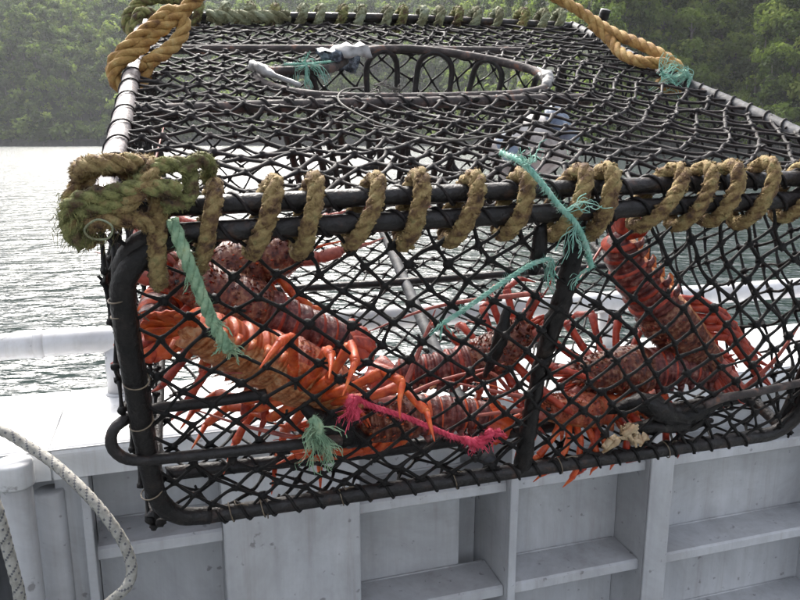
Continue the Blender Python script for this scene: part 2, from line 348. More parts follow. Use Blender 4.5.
rng = np.random.default_rng(5)
def crown(nq, rx, rz, size, rg):
    """leaf-clump quads spread through lumpy crown lobes; returns verts (n,4,3) and tint"""
    nl = 9; lob = rg.normal(0, 1, (nl, 3)); lob /= np.linalg.norm(lob, axis=1)[:, None]; lob[:, 2] = np.abs(lob[:, 2]) * 1.1 - .35
    lob *= np.array([rx, rx, rz]) * .62 * rg.uniform(.6, 1.05, (nl, 1)); lr = rg.uniform(.28, .52, nl)
    li = rg.integers(0, nl, nq); d = rg.normal(0, 1, (nq, 3)); d /= np.linalg.norm(d, axis=1)[:, None]
    c = lob[li] + d * (lr[li] * rg.uniform(.55, 1.08, nq))[:, None] * np.array([rx, rx, rz * .9])
    nrm = d + rg.normal(0, .55, (nq, 3)) + np.array([0, 0, .35]); nrm /= np.linalg.norm(nrm, axis=1)[:, None]
    t = np.cross(nrm, rg.normal(0, 1, (nq, 3))); t /= np.linalg.norm(t, axis=1)[:, None]; b = np.cross(nrm, t)
    s = size * rg.uniform(.5, 1.25, (nq, 1)); s2 = s * rg.uniform(.45, .8, (nq, 1))
    q = np.stack([c - t * s, c + b * s2 * .8, c + t * s, c - b * s2], 1)
    tint = rg.uniform(-.10, .10, nq) + rg.uniform(-.1, .1, nl)[li]
    return q, tint
def quads_object(name, Q, tint, mat, parent=None):
    n = len(Q); me = bpy.data.meshes.new(name); me.vertices.add(n * 4); me.loops.add(n * 4); me.polygons.add(n)
    me.vertices.foreach_set('co', Q.reshape(-1)); me.loops.foreach_set('vertex_index', np.arange(n * 4, dtype=np.int32))
    me.polygons.foreach_set('loop_start', np.arange(0, n * 4, 4, dtype=np.int32)); me.polygons.foreach_set('loop_total', np.full(n, 4, dtype=np.int32))
    a = me.attributes.new('tint', 'FLOAT', 'FACE'); a.data.foreach_set('value', np.clip(tint, 0, 1).astype(np.float32))
    me.materials.append(mat); me.update(calc_edges=True); me.validate()
    o = bpy.data.objects.new(name, me); col.objects.link(o)
    if parent: o.parent = parent
    return o
AQ = []; AT = []; trunks = MB(); rt = random.Random(3)
def scatter(p0, p1, d0, d1, spacing, nq, rx, size, keep=None, mix=(2, 2.4)):
    d = d0
    while d < d1:
        rr = shore((p0 + p1) / 2) + d; dp = math.degrees(spacing / rr); p = p0 + rng.uniform(0, dp)
        while p < p1:
            pj = p + rng.uniform(-.4, .4) * dp; r = shore(pj) + max(1.0, d + rng.uniform(-.4, .4) * spacing); x, y = pol(pj, r); z = ground(pj, r)
            if keep is None or keep(pj, r, z):
                k = rng.uniform(.65, 1.35); rz = rx * rng.uniform(.8, 1.35)
                q, t = crown(int(nq * k), rx * k, rz * k, size, rng)
                base = rng.beta(*mix)
                h = rz * k * rng.uniform(.8, 1.3)
                AQ.append(q + np.array([x, y, z + h])); AT.append(t + base)
                if rng.random() < .5:
                    tx = x + rt.uniform(-.6, .6); hh = h * rt.uniform(.8, 1.5)
                    trunks.tube([(x, y, z - .5), ((x + tx) / 2, y, z + hh * .5), (tx, y, z + hh)], [.20 * k, .14 * k, .06 * k], 5)
            p += dp
        d += spacing * .72
scatter(-36, 8, 0.3, 150, 5.3, 135, 4.0, 1.0)
scatter(-36, 8, 0.2, 140, 4.4, 42, 2.9, 0.95)                       # understorey                       # far slope
scatter(5, 36, 0.3, 52, 3.3, 430, 2.7, 0.42, mix=(2.6, 1.7))
scatter(5, 36, 0.2, 56, 2.1, 85, 1.7, 0.42, mix=(2.2, 2.0))                        # near slope
scatter(36, 60, 0.5, 120, 7.5, 160, 4.6, 1.1)
scatter(5, 36, 52, 190, 7.0, 150, 4.8, 1.2)
scatter(-70, -36, 0.5, 170, 11, 110, 6.0, 1.7)
forest = quads_object('forest', np.concatenate(AQ), np.concatenate(AT), M['leaf'])
tag(forest, 'dense native bush covering the steep slopes across the water', 'forest', kind='stuff')
tk = trunks.build('trunks', M['bark'], forest, fix=False); tk['kind'] = 'stuff'

# bright crowns that stand out one by one on the near slope
protos = []
for q in range(3):
    Q, t = crown(1700, 3.2, 3.2, 0.36, rng)
    m_ = quads_object('crown', Q, t * .8 + .74, M['leaf']); protos.append(m_)
tm = MB(); tm.tube([(0, 0, -4.6), (.15, 0, -2), (.05, .1, 1.2)], [.26, .2, .07], 7)
tm.tube([(.1, 0, -1.6), (.9, .3, -.2), (1.5, .4, 1)], [.11, .08, .03], 6); tm.tube([(.1, 0, -1.2), (-.8, -.3, 0), (-1.4, -.2, 1.2)], [.1, .07, .03], 6)
trunk0 = tm.build('trunk', M['bark']); first = [True] * 3; tfirst = True
for i, (p, d, s) in enumerate([(13.5, 4, .8), (15.2, 12, .9), (16.6, 5, .85), (17.5, 17, 1.0), (18.8, 9, 1.0), (19.6, 3, .8), (20.6, 14, 1.1), (21.6, 7, .9), (22.5, 19, 1.0), (23.6, 11, .95), (24.4, 4, .85), (25.6, 15, 1.0), (26.6, 8, .9), (28.0, 12, 1.0), (14.6, 20, .9), (19.4, 23, .9)]):
    r = shore(p) + d; x, y = pol(p, r); z = ground(p, r)
    e = empty('bush_tree', 'light green leafy tree standing out against darker bush on the steep slope', 'tree', group='light green trees on the near slope')
    e.location = (x, y, z); e.rotation_euler.z = i * 2.1; e.scale = (s, s, s)
    k = i % 3; c = protos[k]
    if not first[k]: c = c.copy(); col.objects.link(c)
    first[k] = False; c.parent = e; c.location = (0, 0, 4.6)
    t_ = trunk0
    if not tfirst: t_ = trunk0.copy(); col.objects.link(t_)
    tfirst = False; t_.parent = e; t_.location = (0, 0, 4.2)

# ------------------------------------------------------------------ boat side (local: x along the side, y outboard, z up from deck)
boat = empty('boat', 'grey painted metal boat side with bulwark, ribs and white pipe handrail', 'boat', Matrix.Rotation(math.radians(17.5), 4, 'Z'))
CZ = 0.99; TI = 1.66; TO = 2.07; LB = 0.915
def cap_profile():
    r = .022; pts = [(TI, LB)]
    for k in range(7):
        a = math.pi - k * math.pi / 12; pts.append((TI + r + math.cos(a) * r, CZ - r + math.sin(a) * r))
    for k in range(5):
        a = math.pi / 2 - k * math.pi / 8; pts.append((TO - .015 + math.cos(a) * .015, CZ - .015 + math.sin(a) * .015))
    pts += [(TO, LB)]
    return pts
for a, b in ((-7.0, -0.284), (-0.279, 9.0)):
    mb = MB(); mb.prism(cap_profile(), 0, a, b); o = mb.build('gunwale_cap', M['boat_white'], boat)
mb = MB(); mb.box((-7, TI + .004, LB + .004), (9, TO - .004, CZ - .006)); mb.build('seam_backing', M['boat'], boat)
mb = MB(); mb.box((-7, 2.03, -1.3), (9, 2.066, LB - .003)); mb.build('hull_plate', M['boat'], boat)
mb = MB(); mb.box((-7, -2.2, -.06), (9, 2.028, 0.0)); mb.build('deck', M['deckp'], boat)
def panel(s0, s1, t=1.82, thick=.006, z1=LB - .002):
    mb = MB(); mb.box((s0, t, .002), (s1, t + thick, z1)); return mb.build('inner_panel', M['boat'], boat)
panel(-0.22, .078); panel(.42, .755); panel(.757, .840, 1.90); panel(.852, 1.288); panel(1.30, 2.06); panel(2.07, 2.9); panel(2.91, 3.8); panel(-7, -.47)
mb = MB(); mb.box((.078, 1.668, .002), (.42, 2.02, LB - .002), bev=.004); mb.build('cover_panel', M['boat'], boat)
def rib(s, fl):
    mb = MB(); mb.box((s - .008, 1.672, .002), (s, 2.028, LB - .002)); mb.box((s - .008, 1.664, .002), (s + fl, 1.672 - .0005, LB - .002), bev=.002)
    mb.build('rib', M['boat'], boat)
rib(.85, .016); rib(1.298, .072); rib(2.066, .07); rib(2.906, .07); rib(-.222, .012); rib(-.95, .06)
def stringer(s0, s1, z, t0=1.688, t1=1.819):
    mb = MB(); prof = [(t0, z - .030), (t0 + .004, z - .034), (t0 + .010, z - .030), (t0 + .011, z - .012), (t1, z - .006), (t1, z + .004), (t0 + .008, z - .001), (t0 + .001, z - .006)]
    mb.prism(prof, 0, s0, s1); mb.build('stringer', M['boat'], boat)
    w_ = MB(); w_.tube([(s0 + .01, t1 - .001, z + .004), (s1 - .01, t1 - .001, z + .004)], .004, 6); w_.build('weld_bead', M['boat'], boat)
for z in (.735, .412, .12):
    stringer(.421, .84, z); stringer(.853, 1.288, z); stringer(1.372, 2.056, z); stringer(2.138, 2.896, z)
for z in (.72, .40): stringer(-.208, .076, z)
mb = MB()
def vtube(mb, s, t, z0, z1, r, n=24):
    mb.tube([(s, t, z0), (s, t, z0 + .004), (s, t, z1 - .006), (s, t, z1)], [r * .98, r, r, r * .93], n)
vtube(mb, -.298, 1.70, .002, .876, .032); mb.box((-.285, 1.70, .002), (-.232, 1.76, LB - .003)); mb.build('column', M['boat'], boat)
mb = MB(); vtube(mb, -.342, 1.60, .002, .95, .031); post = mb.build('bollard', M['boat'], boat)
mb = MB(); vtube(mb, -.342, 1.60, .942, .995, .0375); mb.build('bollard_cap', M['boat_white'], post)
# handrail
RT, RZ, RR = 2.00, 1.140, .034
mb = MB(); mb.tube([(-7, RT, RZ), (9, RT, RZ)], RR, 24); rail = mb.build('handrail', M['rail'], boat)
for s in (-.335, 2.9):
    mb = MB(); mb.tube([(s - .012, RT, RZ), (s - .006, RT, RZ), (s + .006, RT, RZ), (s + .012, RT, RZ)], [RR, RR + .004, RR + .004, RR], 24); mb.build('weld_collar', M['rail'], rail)
for s in (-2.4, -.155, 1.335, 2.83, 4.3):
    mb = MB(); mb.tube([(s, RT, CZ - .01), (s, RT, RZ)], RR * .86, 20); mb.tube([(s, RT, CZ - .003), (s, RT, CZ + .006)], RR * 1.05, 20); mb.build('rail_post', M['rail'], rail)

# ------------------------------------------------------------------ the pot (local: x along front, y back, z up)
PW, PD, PH_ = 1.2, 1.1945, 0.5315
PM = Matrix.Translation((-0.3962, 1.0718, EYE - 0.5936)) @ Matrix.Rotation(0.2624, 4, 'Z') @ Matrix.Rotation(0.3285, 4, 'X') @ Matrix.Rotation(-0.0267, 4, 'Y')
pot = empty('lobster_pot', 'black netted steel lobster pot hung tilted over the boat side', 'lobster pot', PM)
R0 = random.Random(11)
def bar(name, pts, r, mat, n=12, seg=6, closed=False, jit=.03, smooth=True):
    P = resample(catmull(pts, seg, closed), .009, closed) if smooth else [Vector(p) for p in pts]
    mb = MB()
    if isinstance(r, (list, tuple)):
        k = len(P); rr = [r[min(len(r) - 2, int(i / (k - 1) * (len(r) - 1)))] * (1 - (i / (k - 1) * (len(r) - 1) - min(len(r) - 2, int(i / (k - 1) * (len(r) - 1))))) + r[min(len(r) - 1, int(i / (k - 1) * (len(r) - 1)) + 1)] * (i / (k - 1) * (len(r) - 1) - min(len(r) - 2, int(i / (k - 1) * (len(r) - 1)))) for i in range(k)]
    else: rr = r
    mb.tube(P, rr, n, 0, closed, True, jit, R0)
    return mb.build(name, mat, pot)
TZ = .537
bar('top_front_bar', [(-.01, .004, TZ), (.4, .002, TZ + .002), (.8, .004, TZ - .001), (PW, .004, TZ)], .0125, M['frame'])
bar('top_back_bar', [(0, PD, .545), (.6, PD + .005, .55), (PW, PD, .535)], .013, M['frame'])
bar('top_side_pipe', [(-.002, .02, .535), (0, .4, .533), (0, .8, .537), (0, PD + .02, .54)], .0165, M['galv'], 14)
bar('top_side_pipe', [(PW, .02, .53), (PW + .002, .35, .532), (PW - .018, .64, .533), (PW + .004, .95, .533), (PW + .012, PD + .01, .535)], .0135, M['galv_dark'], 14)
# front frame: a bent pipe, thick hose sleeved on the left upright
def rrect(x0, x1, z0, z1, r, y, n=7):
    out = []
    for cx, cz, a0 in ((x0 + r, z0 + r, math.pi), (x1 - r, z0 + r, 1.5 * math.pi), (x1 - r, z1 - r, 0), (x0 + r, z1 - r, .5 * math.pi)):
        for k in range(n):
            a = a0 + k / (n - 1) * math.pi / 2; out.append(Vector((cx + math.cos(a) * r, y, cz + math.sin(a) * r)))
    return out
mb = MB(); P = resample(rrect(.012, 1.205, .004, .508, .06, -.012), .02, True); mb.tube(P, .0135, 12, 0, True, True, .03, R0); mb.build('front_frame', M['frame'], pot)
up = [(.095, -.014, .507), (.055, -.018, .492), (.022, -.02, .462), (.010, -.02, .41), (.008, -.018, .25), (.012, -.018, .10), (.020, -.018, .05), (.045, -.017, .018), (.09, -.014, .006)]
bar('rubber_sleeve', up, [.014, .0160, .0162, .0152, .0146, .0150, .0148, .0148, .014], M['rubber'], 16)
# bottom frame
bar('bottom_bar', [(.02, .10, .0), (.4, .095, -.006), (.8, .10, -.004), (1.19, .105, .0)], .0125, M['frame'])
bar('bottom_bar', [(.0, .715, -.005), (.6, .71, -.012), (PW, .70, -.004)], .010, M['frame'])
bar('bottom_bar', [(.0, PD, 0), (.6, PD, -.005), (PW, PD, 0)], .012, M['frame'])
bar('bottom_side_bar', [(0, .0, .0), (0, .6, -.004), (0, PD, 0)], .012, M['frame'])
bar('bottom_side_bar', [(PW, .0, .0), (PW, .6, -.004), (PW, PD, 0)], .012, M['frame'])
bar('bottom_long_bar', [(.585, .02, -.002), (.60, .5, -.02), (.62, PD, -.004)], .014, M['galv_dark'])
for x in (0, PW): bar('corner_post', [(x, PD, -.005), (x, PD, .25), (x, PD, .54)], .013, M['frame'])
bar('corner_post', [(PW, .008, 0), (PW + .004, .01, .25), (PW, .008, .53)], .012, M['frame'])
bar('middle_strut', [(.645, -.006, .52), (.648, -.010, .44), (.645, -.012, .37), (.635, -.008, .28), (.628, -.012, .16), (.633, -.010, .0)], [.012, .016, .0155, .0125, .0145, .0155], M['rubber'], 12, jit=.14)
# cross bars on the top carrying the entrance ring
bar('cross_bar', [(0, .44, .528), (.3, .455, .53), (.6, .462, .53), (.80, .47, .53), (.90, .473, .528)], .0115, M['rust'])
bar('cross_bar', [(0, .90, .530), (.5, .90, .532), (.93, .895, .53)], .0105, M['rust'])
RING = resample(catmull([(.238, .635, .534), (.262, .668, .537), (.33, .676, .538), (.395, .690, .538), (.435, .745, .539), (.49, .832, .540), (.58, .872, .540), (.68, .850, .540), (.78, .780, .539), (.85, .690, .538), (.862, .615, .536), (.825, .535, .534), (.74, .494, .534), (.62, .480, .535), (.50, .477, .535), (.40, .488, .534), (.32, .515, .533), (.262, .570, .533)], 8, True), .009, True)
RCN = Vector((.57, .65, 0))
mb = MB(); mb.tube(RING, .0098, 12, 0, True, True, .04, R0); mb.build('entrance_ring', M['rust'], pot)
def uloop(x, y, wid, zt, zb, inn):
    k = min(range(len(RING)), key=lambda q: (RING[q].x - x) ** 2 + (RING[q].y - y) ** 2); c = Vector((RING[k].x, RING[k].y, 0)); t = RING[(k + 1) % len(RING)] - RING[k - 1]; t.z = 0; t.normalize()
    inw = (RCN - c); inw.z = 0; inw.normalize(); c += inw * .004
    h = wid / 2; P = []
    for q_ in range(9):
        q = math.pi * q_ / 8; P.append(c + t * (h * math.cos(q)) + Vector((0, 0, zt - h + h * math.sin(q))))
    for q_ in range(9):
        q = math.pi + math.pi * q_ / 8; P.append(c + inw * inn + t * (h * math.cos(q)) + Vector((0, 0, zb + h + h * math.sin(q))))
    P2 = resample(P, .015, True); mb = MB(); mb.tube(P2, .0072, 8, 0, True, True, .04, R0); return mb.build('neck_loop', M['frame'], pot)
for x, y, w_ in ((.55, .87, .085), (.68, .85, .085), (.79, .77, .075), (.33, .676, .07), (.30, .53, .07), (.42, .487, .075), (.55, .477, .075), (.68, .485, .075), (.79, .51, .07), (.855, .63, .07)): uloop(x, y, w_, .538 if y > .6 else .522, .265, .05)
bar('neck_ring', [(.565 + .25 * math.cos(a), .655 + .15 * math.sin(a), .268) for a in [i * math.pi / 10 for i in range(20)]], .0065, M['frame'], closed=True, n=8)
bar('pipe_stub', [(PW + .005, 1.03, .535), (PW + .008, 1.028, .575), (PW + .012, 1.025, .612)], .0135, M['rubber'])

# netting
def net(name, fn, nu, nv, rad, seed, mat, knot=.0095, jit=.006, inside=None, sag=.004, bulge=None):
    rd = random.Random(seed); mb = MB(); K = {}
    for i in range(2 * nu + 1):
        for j in range(2 * nv + 1):
            if (i + j) % 2: continue
            u, v = i / (2 * nu), j / (2 * nv)
            edge = i in (0, 2 * nu) or j in (0, 2 * nv)
            w1 = noise.noise(Vector((u * 4, v * 3, seed))); w2 = noise.noise(Vector((u * 4, v * 3, seed + 9)))
            f = 0 if edge else 1
            u2 = u + f * w1 * .035; v2 = v + f * w2 * .055
            p = Vector(fn(u2, v2)); p += Vector((rd.gauss(0, jit), rd.gauss(0, jit), rd.gauss(0, jit))) * (f * .75 + .25)
            K[(i, j)] = p
    pres = set()
    for (i, j), p in K.items():
        for di in (-1, 1):
            q = K.get((i + di, j + 1))
            if q is None: continue
            a, b = p.copy(), q.copy()
            if inside:
                ia, ib = inside(a), inside(b)
                if ia and ib: continue
                if ia or ib:
                    o, n_ = (b, a) if ia else (a, b)       # o outside, n_ inside: clip to the ring
                    lo, hi = 0.0, 1.0
                    for _ in range(18):
                        md = (lo + hi) / 2
                        if inside(o.lerp(n_, md)): hi = md
                        else: lo = md
                    c = o.lerp(n_, lo); c.z = max(c.z, .536)
                    a, b = o, c
                    if (a - b).length < .004: continue
            pres.add((i, j)); pres.add((i + di, j + 1))
            sg = Vector((rd.gauss(0, sag), rd.gauss(0, sag), rd.gauss(0, sag) - sag * .5)); pts = []
            for k in range(6):
                t = k / 5; pts.append(a.lerp(b, t) + sg * (4 * t * (1 - t)))
            rr = rad * rd.uniform(.82, 1.15)
            mb.tube(pts, [rr * 1.7, rr * 1.12, rr * rd.uniform(.88, 1.1), rr * rd.uniform(.88, 1.1), rr * 1.12, rr * 1.7], 6, 0, False, False, .08, rd)
    for k in pres:
        if inside and inside(K[k]): continue
        mb.blob(K[k], knot * rd.uniform(.75, 1.2), rd, 7, 5, 0, .22, (1, .85, .9))
        if rd.random() < .22:      # tag end of the knot
            d = Vector((rd.gauss(0, 1), rd.gauss(0, .5), rd.gauss(0, 1))).normalized(); mb.tube([K[k], K[k] + d * knot * 1.9], rad * .8, 5)
    return mb.build(name, mat, pot, fix=False)
def f_front(u, v):
    u = u + .10 * u * (1 - u); x = .012 + u * 1.19; z = .004 + v * .502; return (x, -.014 - .012 * math.sin(math.pi * u) * math.sin(math.pi * v), z)
def f_top(u, v):
    y = v * PD; k = -sstep(.52, .80, u) * .78 * (1 - sstep(.93, 1.0, u)); x = u * PW + k * (v - .35) * .22
    return (x, y, .538 - .010 * math.sin(math.pi * u) * math.sin(math.pi * v * 2) ** 2)
def f_back(u, v): return (u * PW, PD + .01 * math.sin(math.pi * v), v * .54)
def f_left(u, v): return (-.004 - .012 * math.sin(math.pi * v), u * PD, v * .53)
def f_right(u, v): return (PW + .004 + .012 * math.sin(math.pi * v), u * PD, v * .53)
def f_bot(u, v): return (u * PW, v * PD, -.014 - .035 * math.sin(math.pi * u) * math.sin(math.pi * min(1, v * 1.25)) ** .7)
def in_ring(p):
    if p.z < .4: return False
    c = False; n = len(RING)
    for i in range(n):
        a, b = RING[i], RING[i - 1]
        if (a.y > p.y) != (b.y > p.y) and p.x < (b.x - a.x) * (p.y - a.y) / (b.y - a.y) + a.x: c = not c
    return c
net('front_netting', f_front, 19, 8, .0027, 1, M['twine'], .0074, .0028, sag=.0015)
net('top_netting', f_top, 20, 20, .0030, 2, M['twine_dry'], .0066, .0026, inside=in_ring, sag=.0014)
net('back_netting', f_back, 16, 8, .0027, 3, M['twine'], .0068, .004, sag=.002)
net('side_netting', f_left, 15, 7, .0028, 4, M['twine'], .0068, .004, sag=.002)
net('side_netting', f_right, 15, 7, .0028, 5, M['twine'], .0068, .004, sag=.002)
net('bottom_netting', f_bot, 15, 15, .0028, 6, M['twine'], .0068, .004, sag=.002)

# lacing of twine round the lower front bar and the sides
def wraps(name, P, r0, rad, turns, mat, seed, tight=1.0):
    rd = random.Random(seed); Q = resample([Vector(p) for p in P], .004); T, N, B = frames(Q); pts = []; k = len(Q)
    for i in range(k):
        a = 2 * math.pi * turns * i / k + .3 * math.sin(i * .05 + seed); pts.append(Q[i] + (N[i] * math.cos(a) + B[i] * math.sin(a)) * (r0 + rad * .6))
    mb = MB(); mb.tube(pts, rad, 5, 0, False, True, .08, rd); return mb.build(name, mat, pot)
wraps('lacing_twine', [(.10, -.012, .004), (1.12, -.012, .004)], .0135, .0026, 26, M['twine'], 1)
wraps('lacing_twine', [(.05, .004, TZ), (1.19, .004, TZ)], .0125, .0028, 21, M['twine_dry'], 2)
wraps('lacing_twine', [(.07, -.012, .508), (1.15, -.012, .508)], .0135, .0028, 18, M['twine_dry'], 3)
wraps('lacing_twine', [(0, .08, .535), (0, .80, .535)], .0165, .0016, 9, M['twine_dry'], 4)
wraps('lacing_twine', catmull([(PW, .02, .53), (PW + .002, .35, .532), (PW - .018, .64, .533), (PW + .004, .95, .533), (PW + .012, PD, .535)], 8), .0135, .0024, 24, M['twine_dry'], 5)
wraps('lacing_twine', [(.02, .10, .0), (1.18, .105, .0)], .0125, .0024, 24, M['twine'], 6)
wraps('lacing_twine', [(.02, .442, .529), (.3, .455, .53), (.6, .462, .53), (.88, .473, .528)], .0115, .0030, 20, M['twine_dry'], 7)
rdk = random.Random(77)
for x in (.055, .115, .15, .255, .285, .345, .43, .505, .585, .64, .71, .79):          # bunched knots where the netting is tied to the bar
    mb = MB()
    for k in range(6): mb.blob((x + rdk.gauss(0, .008), .443 + .036 * x + rdk.gauss(0, .006), .529 + rdk.gauss(-.004, .007)), rdk.uniform(.005, .0105), rdk, 7, 5, 0, .25, (1.4, .9, .9))
    mb.build('net_knot', M['twine'], pot, fix=False)
# thin wire ties
def wire_tie(c, ax, r, tailv, seed):
    rd = random.Random(seed); c = Vector(c); ax = Vector(ax).normalized(); n = ax.orthogonal().normalized(); b = ax.cross(n); pts = []
    for k in range(30):
        a = k / 29 * 2 * math.pi * 1.15; pts.append(c + (n * math.cos(a) + b * math.sin(a)) * r + ax * (k / 29 * .012))
    t = Vector(tailv); pts.append(pts[-1] + t * .5); pts.append(pts[-1] + t * .5 + Vector((0, 0, -.006)))
    mb = MB(); mb.tube(pts, .0011, 5); mb.build('wire_tie', M['wire'], pot)
for i, (z, s) in enumerate([(.42, .25), (.395, .7), (.285, .5), (.21, .55), (.075, .4)]):
    wire_tie((.010, -.019, z), (R0.uniform(-.2, .35), R0.uniform(-.2, .2), 1), .0172, (.045 * s, -.004, -.03 * s), i)
for i, (x, tl) in enumerate([(.12, (.02, -.01, .012)), (.17, (.0, -.012, -.022)), (.30, (.012, -.01, .02)), (.50, (.0, -.012, .022)), (.70, (.02, -.01, .016)), (.92, (.0, -.01, .02))]):
    wire_tie((x, -.012, .004), (1, 0, .1), .0160, tl, 20 + i)

# closing rods and rubber straps on the front
bar('closing_rod', [(.30, -.026, .143), (.18, -.028, .147), (.06, -.03, .152), (-.005, -.032, .158), (-.030, -.03, .176), (-.034, -.022, .198), (-.020, -.012, .214), (.02, .012, .213), (.10, .02, .208), (.19, .03, .205)], .0085, M['frame'], 10, 8)
bar('closing_rod', [(.965, -.026, .116), (1.0, -.028, .130), (1.06, -.028, .133), (1.20, -.02, .138)], .0075, M['rust'], 10)
bar('rubber_strap', [(.245, .03, .175), (.27, .02, .15), (.32, .03, .10), (.36, .03, .075)], [.006, .018, .024, .006], M['rubber'], 12, jit=.2)
bar('rubber_strap', [(.80, .02, .085), (.85, .0, .118), (.89, -.006, .100), (.935, -.010, .080), (.985, -.014, .098), (1.005, -.02, .130)], [.004, .015, .023, .017, .013, .008], M['rubber'], 12, jit=.2)
bar('rubber_strap', [(.83, .0, .06), (.89, -.005, .062), (.95, -.004, .055), (1.02, .0, .05)], [.004, .017, .016, .004], M['rubber'], 12, jit=.22)
bar('rubber_strap', [(.57, .02, .335), (.562, .008, .30), (.555, .01, .25), (.548, .02, .20)], [.005, .013, .009, .004], M['rubber'], 10, jit=.2)
bar('hanging_strap', [(.585, -.012, .49), (.588, -.016, .45), (.584, -.014, .415)], [.009, .012, .010], M['rubber'], 10, jit=.1)

# mossy rope wraps along the front and back top edges
def rope_wrap(name, x0, slant, cy, cz, hy, hz, R, mat, seed, n_f=260, fl=.006):
    rd = random.Random(seed); P = []
    for k in range(28):
        a = 2 * math.pi * k / 28; P.append(Vector((x0 - slant * math.cos(a) + rd.gauss(0, .0008), cy - hy * math.sin(a), cz - hz * math.cos(a))))
    mb = MB(); mb.rope(P, R, R * 4.6, 3, 8, 0, True, .17, rd, rd.uniform(0, 6), .40, .62); Q = resample(P, .006, True); mb.fuzz(Q, R, n_f, fl, rd, 0, .0009)
    T_, N_, B_ = frames(Q)
    for _ in range(90):          # crust of weed and worm casts
        i = rd.randrange(len(Q)); a = rd.uniform(0, 6.283); d = N_[i] * math.cos(a) + B_[i] * math.sin(a)
        mb.blob(Q[i] + d * R * rd.uniform(.86, 1.0), R * rd.uniform(.10, .24), rd, 5, 4, 0, .3, (rd.uniform(.7, 1.5), rd.uniform(.7, 1.5), 1))
    return mb.build(name, mat, pot, fix=False)
for i, (x, sl) in enumerate(zip([.062, .122, .193, .250, .325, .392, .465, .541, .622, .672, .770, .827, .876, .936, 1.018, 1.085, 1.15], [.006, .014, .017, .012, .019, .010, .017, .013, .019, .009, .027, .018, .013, .015, .021, .02, .02])):
    long_ = .022 if i == 0 else .012 if i == 1 else R0.uniform(-.003, .004)
    rope_wrap('rope_wrap', x, sl, -.006, .521 - long_ * .8, .029, .045 + long_ + R0.uniform(-.003, .004), R0.uniform(.0108, .0126), M['moss'], 100 + i, 700, .0045)
for i, x in enumerate([.131, .199, .265, .328, .402, .45, .51, .56, .636, .679, .737, .787, .84, .894, .961, 1.039, 1.103, 1.155]):
    rope_wrap('rope_wrap', x, .01, PD, .55, .025, .026, R0.uniform(.011, .0135), M['moss_pale' if i % 3 else 'moss_green'], 200 + i, 600)
def mossy(name, pts, R, mat, seed, nf, fl, parent=pot, closed=False, strands=3):
    rd = random.Random(seed); P = catmull(pts, 10, closed); mb = MB(); mb.rope(P, R, R * 5.5, strands, 8, 0, closed, .14, rd); mb.fuzz(resample(P, .006), R, nf, fl, rd, 0, .0008)
    return mb.build(name, mat, parent, fix=False)
mossy('weed_clump', [(.16, PD - .02, .555), (.26, PD - .03, .556), (.37, PD - .02, .556)], .016, M['moss_pale'], 31, 700, .02)
# the knot at the front corner
kn = [[(-.028, -.03, .535), (-.032, -.036, .556), (-.012, -.040, .572), (.02, -.042, .578), (.06, -.04, .582), (.095, -.03, .574)],
      [(-.022, .02, .575), (-.014, -.008, .597), (.010, -.03, .610), (.042, -.022, .606), (.058, .02, .586)],
      [(-.020, .05, .56), (-.018, .015, .585), (.008, -.008, .598), (.040, -.002, .588), (.050, .02, .562)],
      [(.048, -.03, .585), (.076, -.018, .600), (.106, -.012, .594), (.104, -.028, .562), (.074, -.034, .556)],
      [(-.020, -.04, .512), (-.034, -.035, .530), (-.028, -.032, .552), (.0, -.044, .560), (.036, -.044, .568)],
      [(-.012, -.02, .503), (-.028, -.012, .526), (-.032, .005, .554), (-.008, .04, .576)],
      [(.020, -.045, .552), (.046, -.046, .574), (.066, -.030, .594), (.060, -.004, .600), (.030, .012, .584)],
      [(-.010, -.044, .540), (.016, -.050, .548), (.044, -.046, .544), (.062, -.036, .530)],
      [(.10, -.020, .590), (.118, -.012, .604), (.132, .004, .592), (.128, .016, .566)]]
knot = mossy('corner_knot', kn[0], .0108, M['moss_green'], 41, 1000, .006)
for i, k in enumerate(kn[1:]): mossy('knot_turn', k, [.0112, .0108, .0104, .0104, .0112, .0100, .0104, .0094][i], M['moss_green'] if i in (2, 3, 7) else M['moss'], 42 + i, 800, .006, knot)
mb = MB(); rd = random.Random(8)
for k in range(520):                       # shaggy weed hanging from the knot
    o = Vector((rd.gauss(-.018, .013), rd.gauss(-.03, .012), rd.uniform(.515, .572))); e = o + Vector((rd.gauss(-.006, .008), rd.gauss(-.004, .006), -rd.uniform(.004, .024)))
    mb.add([o, o + Vector((.0011, 0, 0)), e], [(0, 1, 2)], 0, False)
mb.build('weed', M['moss_green'], knot, fix=False)
mb = MB(); mb.tube(catmull([(-.012, -.066, .545), (.004, -.07, .558), (.018, -.068, .548), (.012, -.068, .533), (-.006, -.068, .534)], 8, True), .0013, 5, 0, True); mb.build('loose_strand', M['moss_pale'], knot)
kn2 = [[(-.02, 1.09, .52), (-.035, 1.12, .55), (.0, 1.13, .59), (.05, 1.15, .60), (.10, 1.17, .585)], [(-.025, 1.13, .55), (.01, 1.15, .605), (.07, 1.18, .61), (.12, 1.19, .60)], [(-.015, 1.06, .54), (.0, 1.08, .575), (.03, 1.09, .57), (.045, 1.12, .54)], [(.05, 1.16, .60), (.09, 1.17, .63), (.13, 1.19, .615), (.14, 1.2, .57)]]
k2 = mossy('corner_knot', kn2[0], .015, M['moss_green'], 51, 300, .008)
for i, k in enumerate(kn2[1:]): mossy('knot_turn', k, .014, M['moss_green'], 52 + i, 250, .008, k2)

